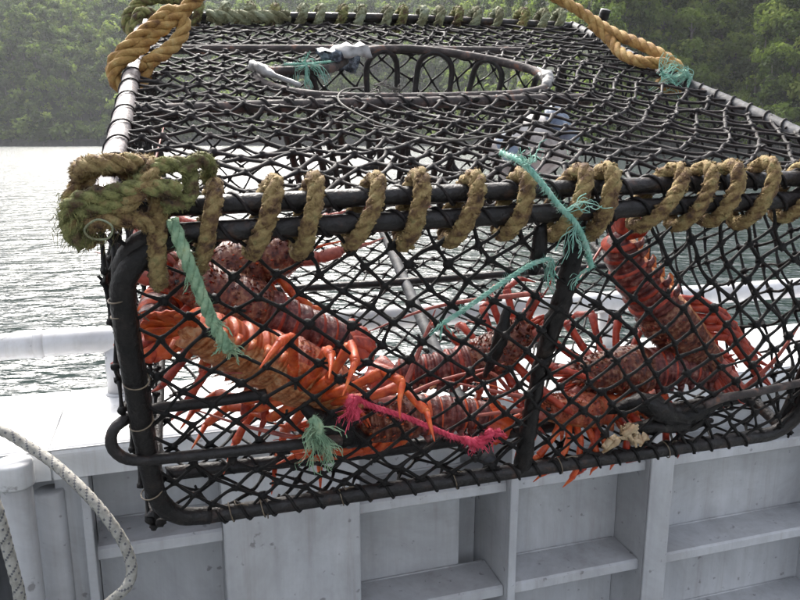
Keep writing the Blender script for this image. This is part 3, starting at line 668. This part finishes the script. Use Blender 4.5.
# ------------------------------------------------------------------ things on and in the pot
def inpot(name, label, cat, origin, group=None): return empty(name, label, cat, PM @ Matrix.Translation(origin), group)
def shifted(pts, o): return [Vector(p) - Vector(o) for p in pts]
def own(mb, name, mat, label, cat, o, group=None, fix=True):
    ob = mb.build(name, mat, None, fix); ob.matrix_world = PM @ Matrix.Translation(o); return tag(ob, label, cat, group)

# yellow lifting ropes
rd = random.Random(61)
def lift_rope(paths, R, label, o):
    mb = MB()
    for p in paths: mb.rope(catmull(shifted(p, o), 10), R, R * 6.2, 3, 8, 0, False, .06, rd); mb.fuzz(resample(catmull(shifted(p, o), 10), .006), R, 160, .007, rd, 0, .0005)
    return own(mb, 'lifting_rope', M['yellow'], label, 'rope', o, None, False)
lift_rope([[(.42, .66, 1.75), (.30, .70, 1.15), (.20, .75, .78), (.153, .76, .682), (.121, .74, .653), (.079, .72, .623), (.039, .70, .597), (.018, .68, .580), (-.006, .67, .568), (-.028, .665, .550), (-.034, .66, .525), (-.012, .66, .508), (.022, .665, .53), (.03, .66, .56)],
           [(.03, .66, .556), (.038, .66, .562), (.066, .68, .574), (.092, .70, .593), (.106, .72, .615), (.099, .735, .638), (.077, .735, .640), (.045, .71, .617), (.010, .685, .594), (-.015, .682, .573), (-.036, .688, .548), (-.034, .692, .52), (0, .692, .508), (.022, .69, .53)]], .0142,
          'thick yellow rope looped and knotted round the pale flaking side pipe', (-.01, .67, .51))
lift_rope([[(.42, .66, 1.75), (.70, .86, 1.15), (.90, .98, .79), (.988, .95, .673), (1.049, .89, .637), (1.094, .83, .608), (1.119, .78, .595), (1.150, .71, .585), (1.175, .65, .572), (1.200, .62, .55), (1.203, .61, .52), (1.18, .61, .506), (1.155, .62, .53)],
           [(1.080, .85, .608), (1.104, .79, .582), (1.103, .73, .566), (1.113, .675, .56), (1.140, .640, .562), (1.170, .632, .562), (1.200, .64, .548), (1.203, .645, .52), (1.18, .645, .506)]], .0135,
          'thick yellow rope spliced to the dull grey pipe on the slope side', (1.18, .63, .51))
mb = MB(); ho = (.42, .66, 1.72)
mb.tube(catmull([(0, 0, .0), (.03, 0, .02), (.04, 0, .06), (.02, 0, .10), (0, 0, .115), (-.02, 0, .10), (-.04, 0, .06), (-.03, 0, .02)], 6, True), .011, 10, 0, True); mb.tube([(0, 0, .115), (0, 0, .9)], .008, 8)
own(mb, 'lifting_hook', M['galv_dark'], 'steel lifting ring and cable above the pot holding both yellow ropes', 'hook', ho)

# loose twine
def twine(name, label, mat, strands, o, r=.0016, frays=(), seed=1, cat='twine', group=None):
    rd = random.Random(seed); mb = MB()
    for p, R in strands:
        P = catmull(shifted(p, o), 10); mb.rope(P, R, R * 6, 3, 6, 0, False, .1, rd); mb.fuzz(resample(P, .005), R, int(len(P) * 9), .008, rd, 0, .0004)
    for (c, d, n, L, spread) in frays:
        G = Vector((0, -.32, -.95))
        for k in range(max(2, n // 6)):
            dirv = (Vector(d).normalized() + Vector((rd.gauss(0, spread), rd.gauss(0, spread * .4), rd.gauss(0, spread)))).normalized(); Lc = L * rd.uniform(.45, 1.15)
            bend = [Vector((rd.gauss(0, .45), rd.gauss(0, .25), rd.gauss(0, .45))) for _ in range(6)]; c0 = Vector(c) - Vector(o) + Vector((rd.gauss(0, .003), rd.gauss(0, .002), rd.gauss(0, .003)))
            for m_ in range(rd.randint(3, 8)):
                q = c0.copy(); pts = [q.copy()]; ll = Lc * rd.uniform(.6, 1.1); cut = rd.randint(4, 6); loose = rd.uniform(.06, .34)
                for s_ in range(cut):
                    q = q + (dirv + bend[s_] + G * (.14 * s_) + Vector((rd.gauss(0, loose), rd.gauss(0, loose), rd.gauss(0, loose)))).normalized() * ll / 6; pts.append(q.copy())
                mb.tube(catmull(pts, 3), .0005 * rd.uniform(.5, 1.7), 4)
    return own(mb, name, mat, label, cat, o, group, False)
twine('twine_scrap', 'thick faded green twine dangling from the top bar beside the rubber sleeve', M['green_old'], [([(.082, -.03, .535), (.092, -.042, .50), (.103, -.043, .456), (.119, -.043, .395), (.137, -.043, .345)], .0088)], (.092, -.04, .50), frays=[((.137, -.043, .350), (.3, -.2, -1), 60, .035, .9), ((.10, -.043, .46), (.3, -.4, -.6), 40, .03, .8), ((.12, -.043, .39), (.6, -.4, -.5), 40, .03, .8)], seed=2)
twine('twine_scrap', 'frayed green twine tuft tied at the end of the closing rod', M['green_old'], [([(.252, -.034, .200), (.262, -.04, .186), (.258, -.04, .165)], .008)], (.26, -.035, .19), frays=[((.257, -.04, .178), (.12, -.15, -1), 130, .095, .28), ((.255, -.04, .19), (-.4, -.2, -.7), 50, .05, .5)], seed=3)
twine('twine_scrap', 'bright green twine draped down over the rope lashed top bar', M['green'], [([(.528, .03, .585), (.536, -.02, .59), (.556, -.042, .572), (.590, -.046, .535), (.622, -.046, .505), (.648, -.044, .465), (.664, -.042, .43)], .0042)], (.59, -.046, .535), frays=[((.545, -.03, .585), (-.3, .1, 1), 26, .08, .4), ((.60, -.046, .525), (.5, -.1, .5), 10, .08, .4), ((.664, -.042, .43), (-.4, -.1, -1), 14, .06, .4), ((.62, -.046, .505), (-.5, -.2, -.8), 9, .09, .4)], seed=4)
twine('twine_scrap', 'bright green twine stretched across the front mesh to the middle strut', M['green'], [([(.445, -.034, .350), (.485, -.034, .378), (.53, -.034, .412), (.57, -.034, .438), (.60, -.032, .445)], .0036)], (.52, -.034, .40), frays=[((.445, -.034, .352), (-.3, -.1, -1), 30, .035, .5), ((.60, -.034, .445), (.5, -.1, -.8), 26, .08, .6), ((.47, -.034, .368), (.2, -.1, .6), 12, .03, .6)], seed=5)
twine('twine_tuft', 'pale green twine bundle caught on the top netting at the spliced rope', M['green'], [], (1.14, .57, .55), frays=[((1.19, .56, .552), (-1, .15, .1), 60, .12, .35), ((1.12, .565, .552), (1, .0, .25), 50, .09, .5), ((1.18, .55, .55), (-.2, -.5, .5), 40, .06, .8)], seed=6)
twine('twine_tuft', 'pale green twine wisp hanging at the entrance ring', M['green'], [([(.30, .672, .552), (.345, .672, .553), (.40, .69, .553)], .0025)], (.35, .672, .553), frays=[((.345, .662, .552), (.1, -.1, -1), 50, .09, .35), ((.345, .672, .554), (0, 0, 1), 30, .035, .9)], seed=7)
twine('twine_scrap', 'green twine scrap snagged in the back netting behind the upright lobster', M['green'], [([(1.16, 1.12, .24), (1.22, 1.17, .215), (1.30, 1.18, .22)], .005)], (1.2, 1.17, .22), frays=[((1.2, 1.16, .22), (.2, 0, -1), 60, .12, .5), ((1.16, 1.14, .24), (-.3, 0, .6), 40, .08, .6)], seed=8)
twine('red_twine', 'frayed red twine slung across the lower front mesh', M['pink'], [([(.318, -.030, .228), (.345, -.032, .208), (.395, -.034, .182), (.445, -.034, .150), (.49, -.034, .122), (.53, -.034, .112), (.566, -.032, .125)], .0046), ([(.315, -.03, .228), (.312, -.034, .210), (.322, -.034, .195)], .010), ([(.50, -.034, .118), (.53, -.036, .105), (.55, -.035, .13)], .0075)], (.42, -.034, .165), frays=[((.315, -.034, .22), (-.1, -.2, -1), 80, .045, .4), ((.53, -.034, .115), (.3, -.2, -.9), 70, .05, .8), ((.55, -.034, .12), (.9, -.1, .5), 40, .04, .7)], seed=9)
twine('pale_thread', 'thin pale thread trailing over the top netting from the entrance ring', M['white_thread'], [], (.36, .46, .552), seed=10, frays=[((.45, .485, .55), (1, .1, .3), 40, .07, .8), ((.50, .482, .55), (-.6, .2, .6), 26, .05, .8)], cat='thread')
ob = bpy.data.objects['pale_thread']; mb = MB(); mb.tube(catmull(shifted([(.43, .492, .552), (.385, .47, .552), (.37, .40, .548), (.42, .28, .546), (.50, .20, .546), (.60, .22, .547), (.66, .26, .547)], (.36, .46, .552)), 10), .0019, 6); th = mb.build('long_strand', M['white_thread'], ob)

# plastic scrap wrapped on the ring
mb = MB(); o = (.425, .755, .530); rd = random.Random(71); vs = []; fs = []; nn = 12; mm = 8
for i in range(nn):
    for j in range(mm):
        u, v = i / (nn - 1), j / (mm - 1); a = -.7 + u * 3.4
        rr = .020 + .016 * v
        cr = .009 * noise.noise(Vector((u * 5, v * 5, 2))); vs.append((-.045 + .085 * v + .022 * u * v + .008 * math.sin(7 * u) + rd.gauss(0, .002), -.03 + rr * math.cos(a) + cr + rd.gauss(0, .002), .012 + (.026 + .018 * v) * math.sin(a) + cr + rd.gauss(0, .002)))
for i in range(nn - 1):
    for j in range(mm - 1): fs.append((i * mm + j, (i + 1) * mm + j, (i + 1) * mm + j + 1, i * mm + j + 1))
mb.add(vs, fs, 0); mb.m = [1 if (k // (mm - 1)) >= 5 and (k % (mm - 1)) >= 3 else 0 for k in range(len(fs))]
ob = own(mb, 'plastic_scrap', [M['cloth_dark'], M['cloth']], 'crumpled black and white plastic scrap wrapped on the entrance ring', 'plastic scrap', o, fix=False)
sm = ob.modifiers.new('thickness', 'SOLIDIFY'); sm.thickness = .0015
mb = MB(); o = (.245, .63, .545); mb.tube(catmull([(-.01, .05, .0), (-.006, .01, .012), (.02, -.04, .008), (.07, -.085, -.002)], 8), [.006, .009, .011, .011, .010, .009, .008, .007, .006] * 2 + [.005] * 7, 10, 0, False, True, .22, R0); own(mb, 'cloth_strip', M['cloth'], 'pale cloth strip on the ring end beside the flaking side pipe', 'cloth strip', o)

mb = MB(); o = (.86, .62, .54); mb.tube(catmull([(-.03, -.085, -.002), (-.008, -.045, .002), (.006, .0, .003), (.008, .05, .0)], 8), [.006, .0085, .0115, .0125, .011, .012, .0115, .010, .009] * 2 + [.006] * 7, 10, 0, False, True, .24, rd); own(mb, 'cloth_strip', M['cloth'], 'pale cloth strip on the ring end above the bait container', 'cloth strip', o)
# bait container inside, under the top netting
root = inpot('bait_container', 'white plastic bait container with blue patches hung under the top netting', 'container', (.845, .70, .30))
ax = [(0, 0, -.02), (0, 0, -.012), (0, 0, 0), (0, 0, .10), (0, 0, .125), (0, 0, .14), (0, 0, .145)]
mb = MB(); mb.tube([Vector(a) for a in ax], [.05, .068, .075, .075, .062, .045, .042], 20); bd_ = mb.build('body', M['jar'], root)
mb = MB(); mb.tube([(0, 0, .146), (0, 0, .15), (0, 0, .172), (0, 0, .176)], [.048, .052, .052, .046], 20); mb.build('lid', M['jar_blue'], root)
mb = MB(); mb.tube([(0, 0, .02), (0, 0, .022), (0, 0, .06), (0, 0, .062)], [.0752, .0765, .0765, .0752], 20, cap=False); mb.build('band', M['jar_blue'], root)
mb = MB(); mb.tube([(0, 0, .174), (.005, 0, .205), (0, .003, .235)], .003, 6); mb.build('tether', M['twine'], root)
root.rotation_euler = (PM @ Matrix.Rotation(.7, 4, 'Y') @ Matrix.Rotation(.3, 4, 'X')).to_euler()

# ------------------------------------------------------------------ lobsters
def lobster(label, pts, up, seed, red=False, legdir=0.0, tail_curl=0.0, size=1.0, legs_mode='splay', ant=None, antlen=.34, legmat=None, girth=1.1):
    """pts: rostrum -> tail end in pot coordinates; up: dorsal direction"""
    rd = random.Random(seed); o = Vector(pts[len(pts) // 2]); P = resample(catmull(shifted(pts, o), 12), .004); k = len(P)
    L = sum((P[i] - P[i - 1]).length for i in range(1, k)); T = [(P[min(i + 1, k - 1)] - P[max(i - 1, 0)]).normalized() for i in range(k)]
    up = Vector(up); U = [(up - T[i] * up.dot(T[i])).normalized() for i in range(k)]; S = [T[i].cross(U[i]) for i in range(k)]     # T points tailward
    def at(s):
        i = min(k - 1, max(0, int(s * (k - 1)))); return P[i], -T[i], U[i], -S[i]
    mb = MB(); n = 22; rings = 120; vs = []; fs = []; fm = []
    sc_ = L / .31
    def rad(s):
        if s < .44:
            x = s / .44; r = .0215 + .0165 * math.sin(min(1, x * 1.15) * math.pi / 2) ** .8
            if .20 < s < .225: r *= .965
            if x > .9: r *= 1 - (x - .9) * .6
        else:
            x = (s - .44) / .42; r = .0345 - .0125 * min(1, x)
            seg = (x * 6) % 1.0; r *= .90 + .15 * seg ** .6
            if s > .86: r *= max(.12, 1 - (s - .86) / .06)
        return r * sc_ * (girth if s < .86 else 1)
    S_END = .90
    for i in range(rings):
        s = S_END * i / (rings - 1); p, F, Uu, Rr = at(s); r = rad(s)
        if i == 0: r *= .3
        if i == 1: r *= .75
        for j in range(n):
            a = 2 * math.pi * j / n; ca, sa = math.cos(a), math.sin(a)
            h = .98 if sa > 0 else .62; wv = 1.0
            q = r * (1 + (.05 if s < .44 else .02) * noise.noise((p + Uu * sa * .03 + Rr * ca * .03) * 70 + Vector((seed, 0, 0))))
            vs.append(p + Rr * (ca * q * wv) + Uu * (sa * q * h))
    for i in range(rings - 1):
        s = S_END * i / (rings - 1)
        for j in range(n):
            fs.append((i * n + j, i * n + (j + 1) % n, (i + 1) * n + (j + 1) % n, (i + 1) * n + j))
            sa = math.sin(2 * math.pi * (j + .5) / n)
            sg_ = ((s - .44) / .42 * 6) % 1.0; fm.append(3 if sa < -.35 else (0 if s < .44 else (2 if sg_ > .80 and s < .86 else 1)))
    fs.append(tuple(range(n))); fm.append(0); fs.append(tuple((rings - 1) * n + j for j in range(n))); fm.append(1)
    mb.add(vs, fs); mb.m = fm
    # spines on the carapace, larger near the head
    for _ in range(230):
        s = rd.uniform(.02, .43); p, F, Uu, Rr = at(s); a = rd.uniform(.05, .95) * math.pi; d = Rr * math.cos(a) + Uu * math.sin(a) * .98; r = rad(s); b = p + d * r * .97
        ln = (.0055 + .008 * max(0, .2 - s) / .2) * rd.uniform(.6, 1.3); mb.tube([b, b + (d * .7 + F * .8).normalized() * ln], [.0023, .0003], 5, 2 if rd.random() < .15 else 0)
    for sg in (-1, 1):      # horns over the eyes
        p, F, Uu, Rr = at(.03); b = p + Rr * sg * .012 * sc_ + Uu * .014 * sc_; mb.tube([b, b + F * .016 + Uu * .010, b + F * .028 + Uu * .012], [.005, .003, .0005], 7, 0)
    # side points and swimmerets of the tail
    for q in range(6):
        s = .44 + .42 * (q + .75) / 6; p, F, Uu, Rr = at(s); r = rad(s)
        for sg in (-1, 1):
            b = p + Rr * sg * r * .93 - Uu * r * .12; mb.tube([b, b + Rr * sg * .006 - Uu * .012 - F * .004, b + Rr * sg * .003 - Uu * .020 - F * .010], [.008, .005, .0008], 6, 1)
            if q < 5:
                b = p + Rr * sg * r * .45 - Uu * r * .6; t2 = -Uu * .012 - F * .016
                mb.add([b - Rr * .007, b + Rr * .007, b + Rr * .008 + t2, b + t2 * 1.35, b - Rr * .008 + t2], [(0, 1, 2, 3, 4)], 3, False)
    # tail fan: telson and two uropods a side, each a thin curved plate
    p, F, Uu, Rr = at(.87); B_ = -F
    for ang, ln, wd in ((0, .058, .030), (.42, .056, .030), (-.42, .056, .030), (.85, .052, .030), (-.85, .052, .030)):
        d = B_ * math.cos(ang) + Rr * math.sin(ang); sd_ = Rr * math.cos(ang) - B_ * math.sin(ang); V = []; nl = 7; ns = 5
        for layer in (1, -1):
            for i in range(nl):
                x = i / (nl - 1); ww = wd * .5 * (.42 + .62 * math.sin(min(1, x * .78) * math.pi * .62)) * (1 if i < nl - 1 else .72) * sc_
                for j in range(ns):
                    y = (j / (ns - 1) - .5) * 2; V.append(p + d * (x * ln * sc_) + sd_ * (y * ww) + Uu * (layer * .0016 - .004 * abs(ang) - .010 * x * x * (1 + tail_curl * 3) + .003 * (1 - y * y) + .0012 * math.cos(j * 3.1 + i)))
        f2 = []
        for i in range(nl - 1):
            for j in range(ns - 1):
                a = i * ns + j; f2.append((a, a + 1, a + ns + 1, a + ns)); b = a + nl * ns; f2.append((b, b + ns, b + ns + 1, b + 1))
        bnd = [j for j in range(ns)] + [i * ns + ns - 1 for i in range(1, nl)] + [(nl - 1) * ns + j for j in range(ns - 2, -1, -1)] + [i * ns for i in range(nl - 2, 0, -1)]
        for a, b in zip(bnd, bnd[1:] + bnd[:1]): f2.append((a, a + nl * ns, b + nl * ns, b))
        mb.add(V, f2, 2)
    # ten walking legs
    for sg in (-1, 1):
        for q in range(5):
            s = .15 + .065 * q; p, F, Uu, Rr = at(s); r = rad(s); base = p + Rr * sg * r * .62 - Uu * r * .45
            sw = (1.0 - q * .52) + rd.uniform(-.25, .25) + legdir; ln = (.92 + .16 * math.sin(q * .9)) * sc_ * rd.uniform(.9, 1.1)
            if legs_mode == 'splay':
                k1 = base + (Rr * sg * .034 + F * .016 * sw - Uu * .004) * ln; k2 = k1 + (Rr * sg * .050 + F * .030 * sw + Uu * rd.uniform(.0, .035)) * ln
                k3 = k2 + (Rr * sg * .026 + F * .022 * sw - Uu * rd.uniform(.020, .045)) * ln; k4 = k3 + (Rr * sg * rd.uniform(-.010, .018) + F * .012 * sw - Uu * .042) * ln
            elif legs_mode == 'hang':
                k1 = base + (Rr * sg * .028 + F * .012 * sw - Uu * .016) * ln; k2 = k1 + (Rr * sg * .022 + F * .026 * sw - Uu * rd.uniform(.03, .05)) * ln
                k3 = k2 + (Rr * sg * -.006 + F * .020 * sw - Uu * rd.uniform(.025, .045)) * ln; k4 = k3 + (Rr * sg * -.016 + F * .014 * sw - Uu * .036) * ln
            else:           # tucked along the belly towards the head
                k1 = base + (Rr * sg * .010 + F * .02 - Uu * .018) * ln; k2 = k1 + (-Rr * sg * .004 + F * .060 - Uu * .006 * q) * ln
                k3 = k2 + (-Rr * sg * .008 + F * .045 - Uu * .004) * ln; k4 = k3 + (Rr * sg * .012 + F * .030 + Uu * rd.uniform(-.012, .012)) * ln
            pr = base
            for a, b, r0, r1 in ((base - (k1 - base) * .35, k1, .0085, .0068), (k1, k2, .0066, .0074), (k2, k3, .0062, .0056), (k3, k4, .0048, .0010)):
                v_ = b - a; mid = a + v_ * .5 + Vector((rd.gauss(0, .001), rd.gauss(0, .001), rd.gauss(0, .001))); rs = sc_ * .98
                mb.tube([a, a + v_ * .06, mid, b - v_ * .08, b], [r0 * .66 * rs, r0 * rs * .98, (r0 + r1) / 2 * .94 * rs, r1 * 1.16 * rs, r1 * .66 * rs], 8, 2, False, True, .09, rd)
            for kk, rr_ in ((k1, .0066), (k2, .0064), (k3, .0052)): mb.blob(kk, rr_ * sc_ * .92, rd, 7, 5, 2, .08)
    # antennule bases and mouthparts
    p, F, Uu, Rr = at(.04)
    for sg in (-1, 1):
        for q in range(3):
            b = p + Rr * sg * (.004 + .006 * q) * sc_ - Uu * .014 * sc_; mb.tube([b, b + F * .022 - Uu * .010, b + F * .030 - Uu * .024 + Rr * sg * .004], [.005, .004, .0012], 6, 2)
        b = p + Rr * sg * .006 * sc_ + Uu * .002; e1 = b + F * .05 + Uu * .012 + Rr * sg * .008; mb.tube([b, e1, e1 + F * .045 + Uu * .014 + Rr * sg * rd.uniform(0, .02), e1 + F * .08 + Uu * .008 + Rr * sg * rd.uniform(0, .035)], [.0034, .0024, .0014, .0006], 6, 2)
    rn = 'red' if red else ''
    root = inpot('rock_lobster', label, 'lobster', o, 'lobsters in the pot')
    mb.build('body', [M['carapace_red' if red else 'carapace'], M['tail_red' if red else 'tail'], M[legmat or ('leg' if red else 'leg_dark')], M['belly']], root, fix=True)
    for q, sg in enumerate((-1, 1)):
        p, F, Uu, Rr = at(.05); b = p + Rr * sg * .015 * sc_ - Uu * .002
        e1 = b + (F * .030 + Rr * sg * .010 + Uu * .004) * sc_; e2 = e1 + (F * .034 + Rr * sg * .006 + Uu * .010) * sc_
        am = MB(); am.tube([b, b + (e1 - b) * .2, e1 - (e1 - b) * .1, e1], [.008 * sc_, .0105 * sc_, .0105 * sc_, .008 * sc_], 9); am.tube([e1, e1 + (e2 - e1) * .2, e2 - (e2 - e1) * .1, e2], [.007 * sc_, .0095 * sc_, .009 * sc_, .0065 * sc_], 9)
        for _ in range(18):
            t = rd.random(); c = b.lerp(e2, t); d = Vector((rd.gauss(0, 1), rd.gauss(0, 1), rd.gauss(0, 1))).normalized(); am.tube([c + d * .008, c + d * .0125 + F * .004], [.0018, .0003], 5)
        tgt = Vector(ant[q]) - o if ant else e2 + (F * .7 + Rr * sg * rd.uniform(.1, .6) + Uu * rd.uniform(-.1, .3)).normalized() * antlen
        mid = e2.lerp(tgt, .5) + (Uu * .02 + Rr * sg * .015); c = catmull([e2, mid, tgt], 14); am.tube(c, [.0052 * (1 - .82 * i / (len(c) - 1)) * min(1.2, sc_) for i in range(len(c))], 7); am.build('antenna', M['antenna'], root)
        p, F, Uu, Rr = at(.045); em = MB(); eb = p + Rr * sg * .014 * sc_ + Uu * .016 * sc_; em.tube([eb - Uu * .006, eb + Rr * sg * .004], .0035, 7); em.blob(eb + Rr * sg * .007 + F * .002, .0055, None, 10, 7); em.build('eye', M['eye'], root)
    return root
lobster('bright orange lobster with pale belly turned to the front mesh beside the rubber sleeve', [(.345, .085, .115), (.285, .085, .155), (.215, .09, .205), (.14, .085, .26), (.085, .075, .305), (.05, .06, .345)], (.25, 1, .45), 1, red=True, legs_mode='splay', size=1, ant=[(.62, .10, .16), (.50, .16, .25)], legmat='leg', girth=1.4)
lobster('dark maroon lobster held high against the netting behind the orange one', [(.285, .30, .315), (.21, .30, .295), (.13, .30, .275), (.05, .28, .25), (.02, .20, .235), (.02, .15, .225)], (-.1, -.55, 1), 2, legs_mode='hang', ant=[(.60, .36, .34), (.50, .55, .20)], legmat='leg')
lobster('brown lobster wedged slantwise between orange lobster and maroon lobster', [(.055, .235, .318), (.10, .23, .292), (.17, .225, .25), (.25, .225, .205), (.33, .23, .165), (.40, .24, .135)], (.2, -.5, 1), 3, legs_mode='splay', ant=[(.05, .62, .44), (.10, .62, .20)])
lobster('maroon lobster lying lowest along the bottom bar under the red twine', [(.315, .075, .085), (.37, .075, .082), (.45, .075, .085), (.53, .07, .082), (.585, .065, .072), (.62, .06, .05)], (.0, -.5, 1), 4, legs_mode='tuck', ant=[(.05, .16, .10), (.12, .05, .24)], legmat='leg')
lobster('brown lobster with orange head reared up beside the middle strut', [(.70, .175, .185), (.665, .185, .135), (.61, .195, .098), (.53, .20, .085), (.46, .21, .082), (.41, .22, .07)], (-.25, -.35, 1), 5, legs_mode='splay', ant=[(.38, .22, .17), (.92, .30, .34)])
lobster('upright lobster with purple tail raised and red legs folded along its belly', [(1.085, .12, .088), (1.030, .15, .142), (.970, .18, .207), (.912, .205, .272), (.880, .22, .328), (.868, .215, .388)], (-.85, -.25, -.15), 6, legs_mode='tuck', ant=[(1.19, .04, .27), (1.19, .10, .02)], girth=1.25)
lobster('long brown and purple lobster lying level beneath the upright lobster', [(.78, .12, .085), (.85, .125, .092), (.93, .125, .090), (1.02, .12, .086), (1.09, .115, .075), (1.13, .10, .045)], (.0, -.45, 1), 7, legs_mode='splay', ant=[(.50, .10, .14), (.60, .25, .16)])
lobster('small orange lobster with legs poking down through the bottom netting', [(.69, .075, .065), (.745, .07, .055), (.81, .07, .045), (.88, .075, .040), (.93, .085, .045), (.96, .10, .06)], (.05, .10, 1), 8, red=True, legs_mode='hang', legdir=.2, ant=[(.44, .06, .06), (.52, .03, .19)], legmat='leg')
# bait
mb = MB(); rd = random.Random(81); o = (.815, -.03, .08)
for k in range(16):
    c = Vector((rd.gauss(0, .014), rd.gauss(0, .006), rd.gauss(0, .014))); mb.tube([c, c + Vector((rd.gauss(0, .008), rd.gauss(0, .004), rd.gauss(-.006, .008))), c + Vector((rd.gauss(0, .014), rd.gauss(0, .006), rd.gauss(-.012, .012)))], [.0065, .006, .002], 7, 0, False, True, .15, rd)
own(mb, 'bait_scrap', M['cream'], 'ragged cream scrap of bait stuck in the lower mesh', 'bait', o)

# ------------------------------------------------------------------ braided rope on the boat
def braid(label, pts, R, seed):
    P = resample(catmull([Vector(p) for p in pts], 14), R * .42); T, N, B = frames(P); n = 16; vs = []; fs = []; fm = []; rd = random.Random(seed); o = P[len(P) // 2].copy()
    for i, p in enumerate(P):
        for j in range(n):
            a = 2 * math.pi * j / n; h = math.cos((i * .75 + j * math.pi / 2)) * math.cos((i * .75 - j * math.pi / 2)); q = R * (1 + .07 * h)
            vs.append(p - o + N[i] * math.cos(a) * q + B[i] * math.sin(a) * q)
    for i in range(len(P) - 1):
        for j in range(n):
            fs.append((i * n + j, i * n + (j + 1) % n, (i + 1) * n + (j + 1) % n, (i + 1) * n + j)); fm.append(1 if ((i + j) % 6 == 0 and (i - j) % 4 < 2) or ((i - j) % 8 == 0) else 0)
    mb = MB(); mb.add(vs, fs); mb.m = fm; ob = mb.build('braided_rope', [M['rope_w'], M['rope_k']]); ob.location = o; return tag(ob, label, 'rope')
BM = Matrix.Rotation(math.radians(17.5), 4, 'Z')
braid('pale braided rope looping over the gunwale and down past the bollard', [BM @ Vector(q) for q in [(-.85, 1.80, 1.006), (-.60, 1.74, 1.04), (-.46, 1.69, 1.075), (-.368, 1.64, 1.052), (-.32, 1.62, 1.022), (-.266, 1.58, .992), (-.209, 1.52, .955), (-.162, 1.48, .905), (-.128, 1.46, .843), (-.118, 1.45, .791), (-.131, 1.44, .759), (-.159, 1.44, .737), (-.22, 1.43, .69), (-.26, 1.42, .55), (-.25, 1.40, .014)]], .0108, 1)
braid('pale braided rope hanging straight down in front of the bollard', [BM @ Vector(q) for q in [(-.47, 1.56, 1.08), (-.40, 1.50, 1.03), (-.355, 1.46, .98), (-.344, 1.45, .94), (-.337, 1.45, .876), (-.33, 1.45, .81), (-.327, 1.45, .765), (-.32, 1.44, .5), (-.34, 1.40, .014)]], .0108, 2)

# ------------------------------------------------------------------ thin damp air over the fiord
mb = MB(); mb.box((-1600, -320, WATER - 1.2), (1600, 1600, 260))
hz = mb.build('haze', [])
m = bpy.data.materials.new('damp_air'); m.use_nodes = True; n = m.node_tree; n.nodes.clear()
pv = n.nodes.new('ShaderNodeVolumePrincipled'); pv.inputs['Color'].default_value = (.93, .95, .98, 1); pv.inputs['Density'].default_value = .00021; pv.inputs['Anisotropy'].default_value = 0.0
mo = n.nodes.new('ShaderNodeOutputMaterial'); n.links.new(pv.outputs[0], mo.inputs['Volume']); hz.data.materials.append(m)
tag(hz, 'thin pale haze in the air over the water', 'haze', kind='stuff')
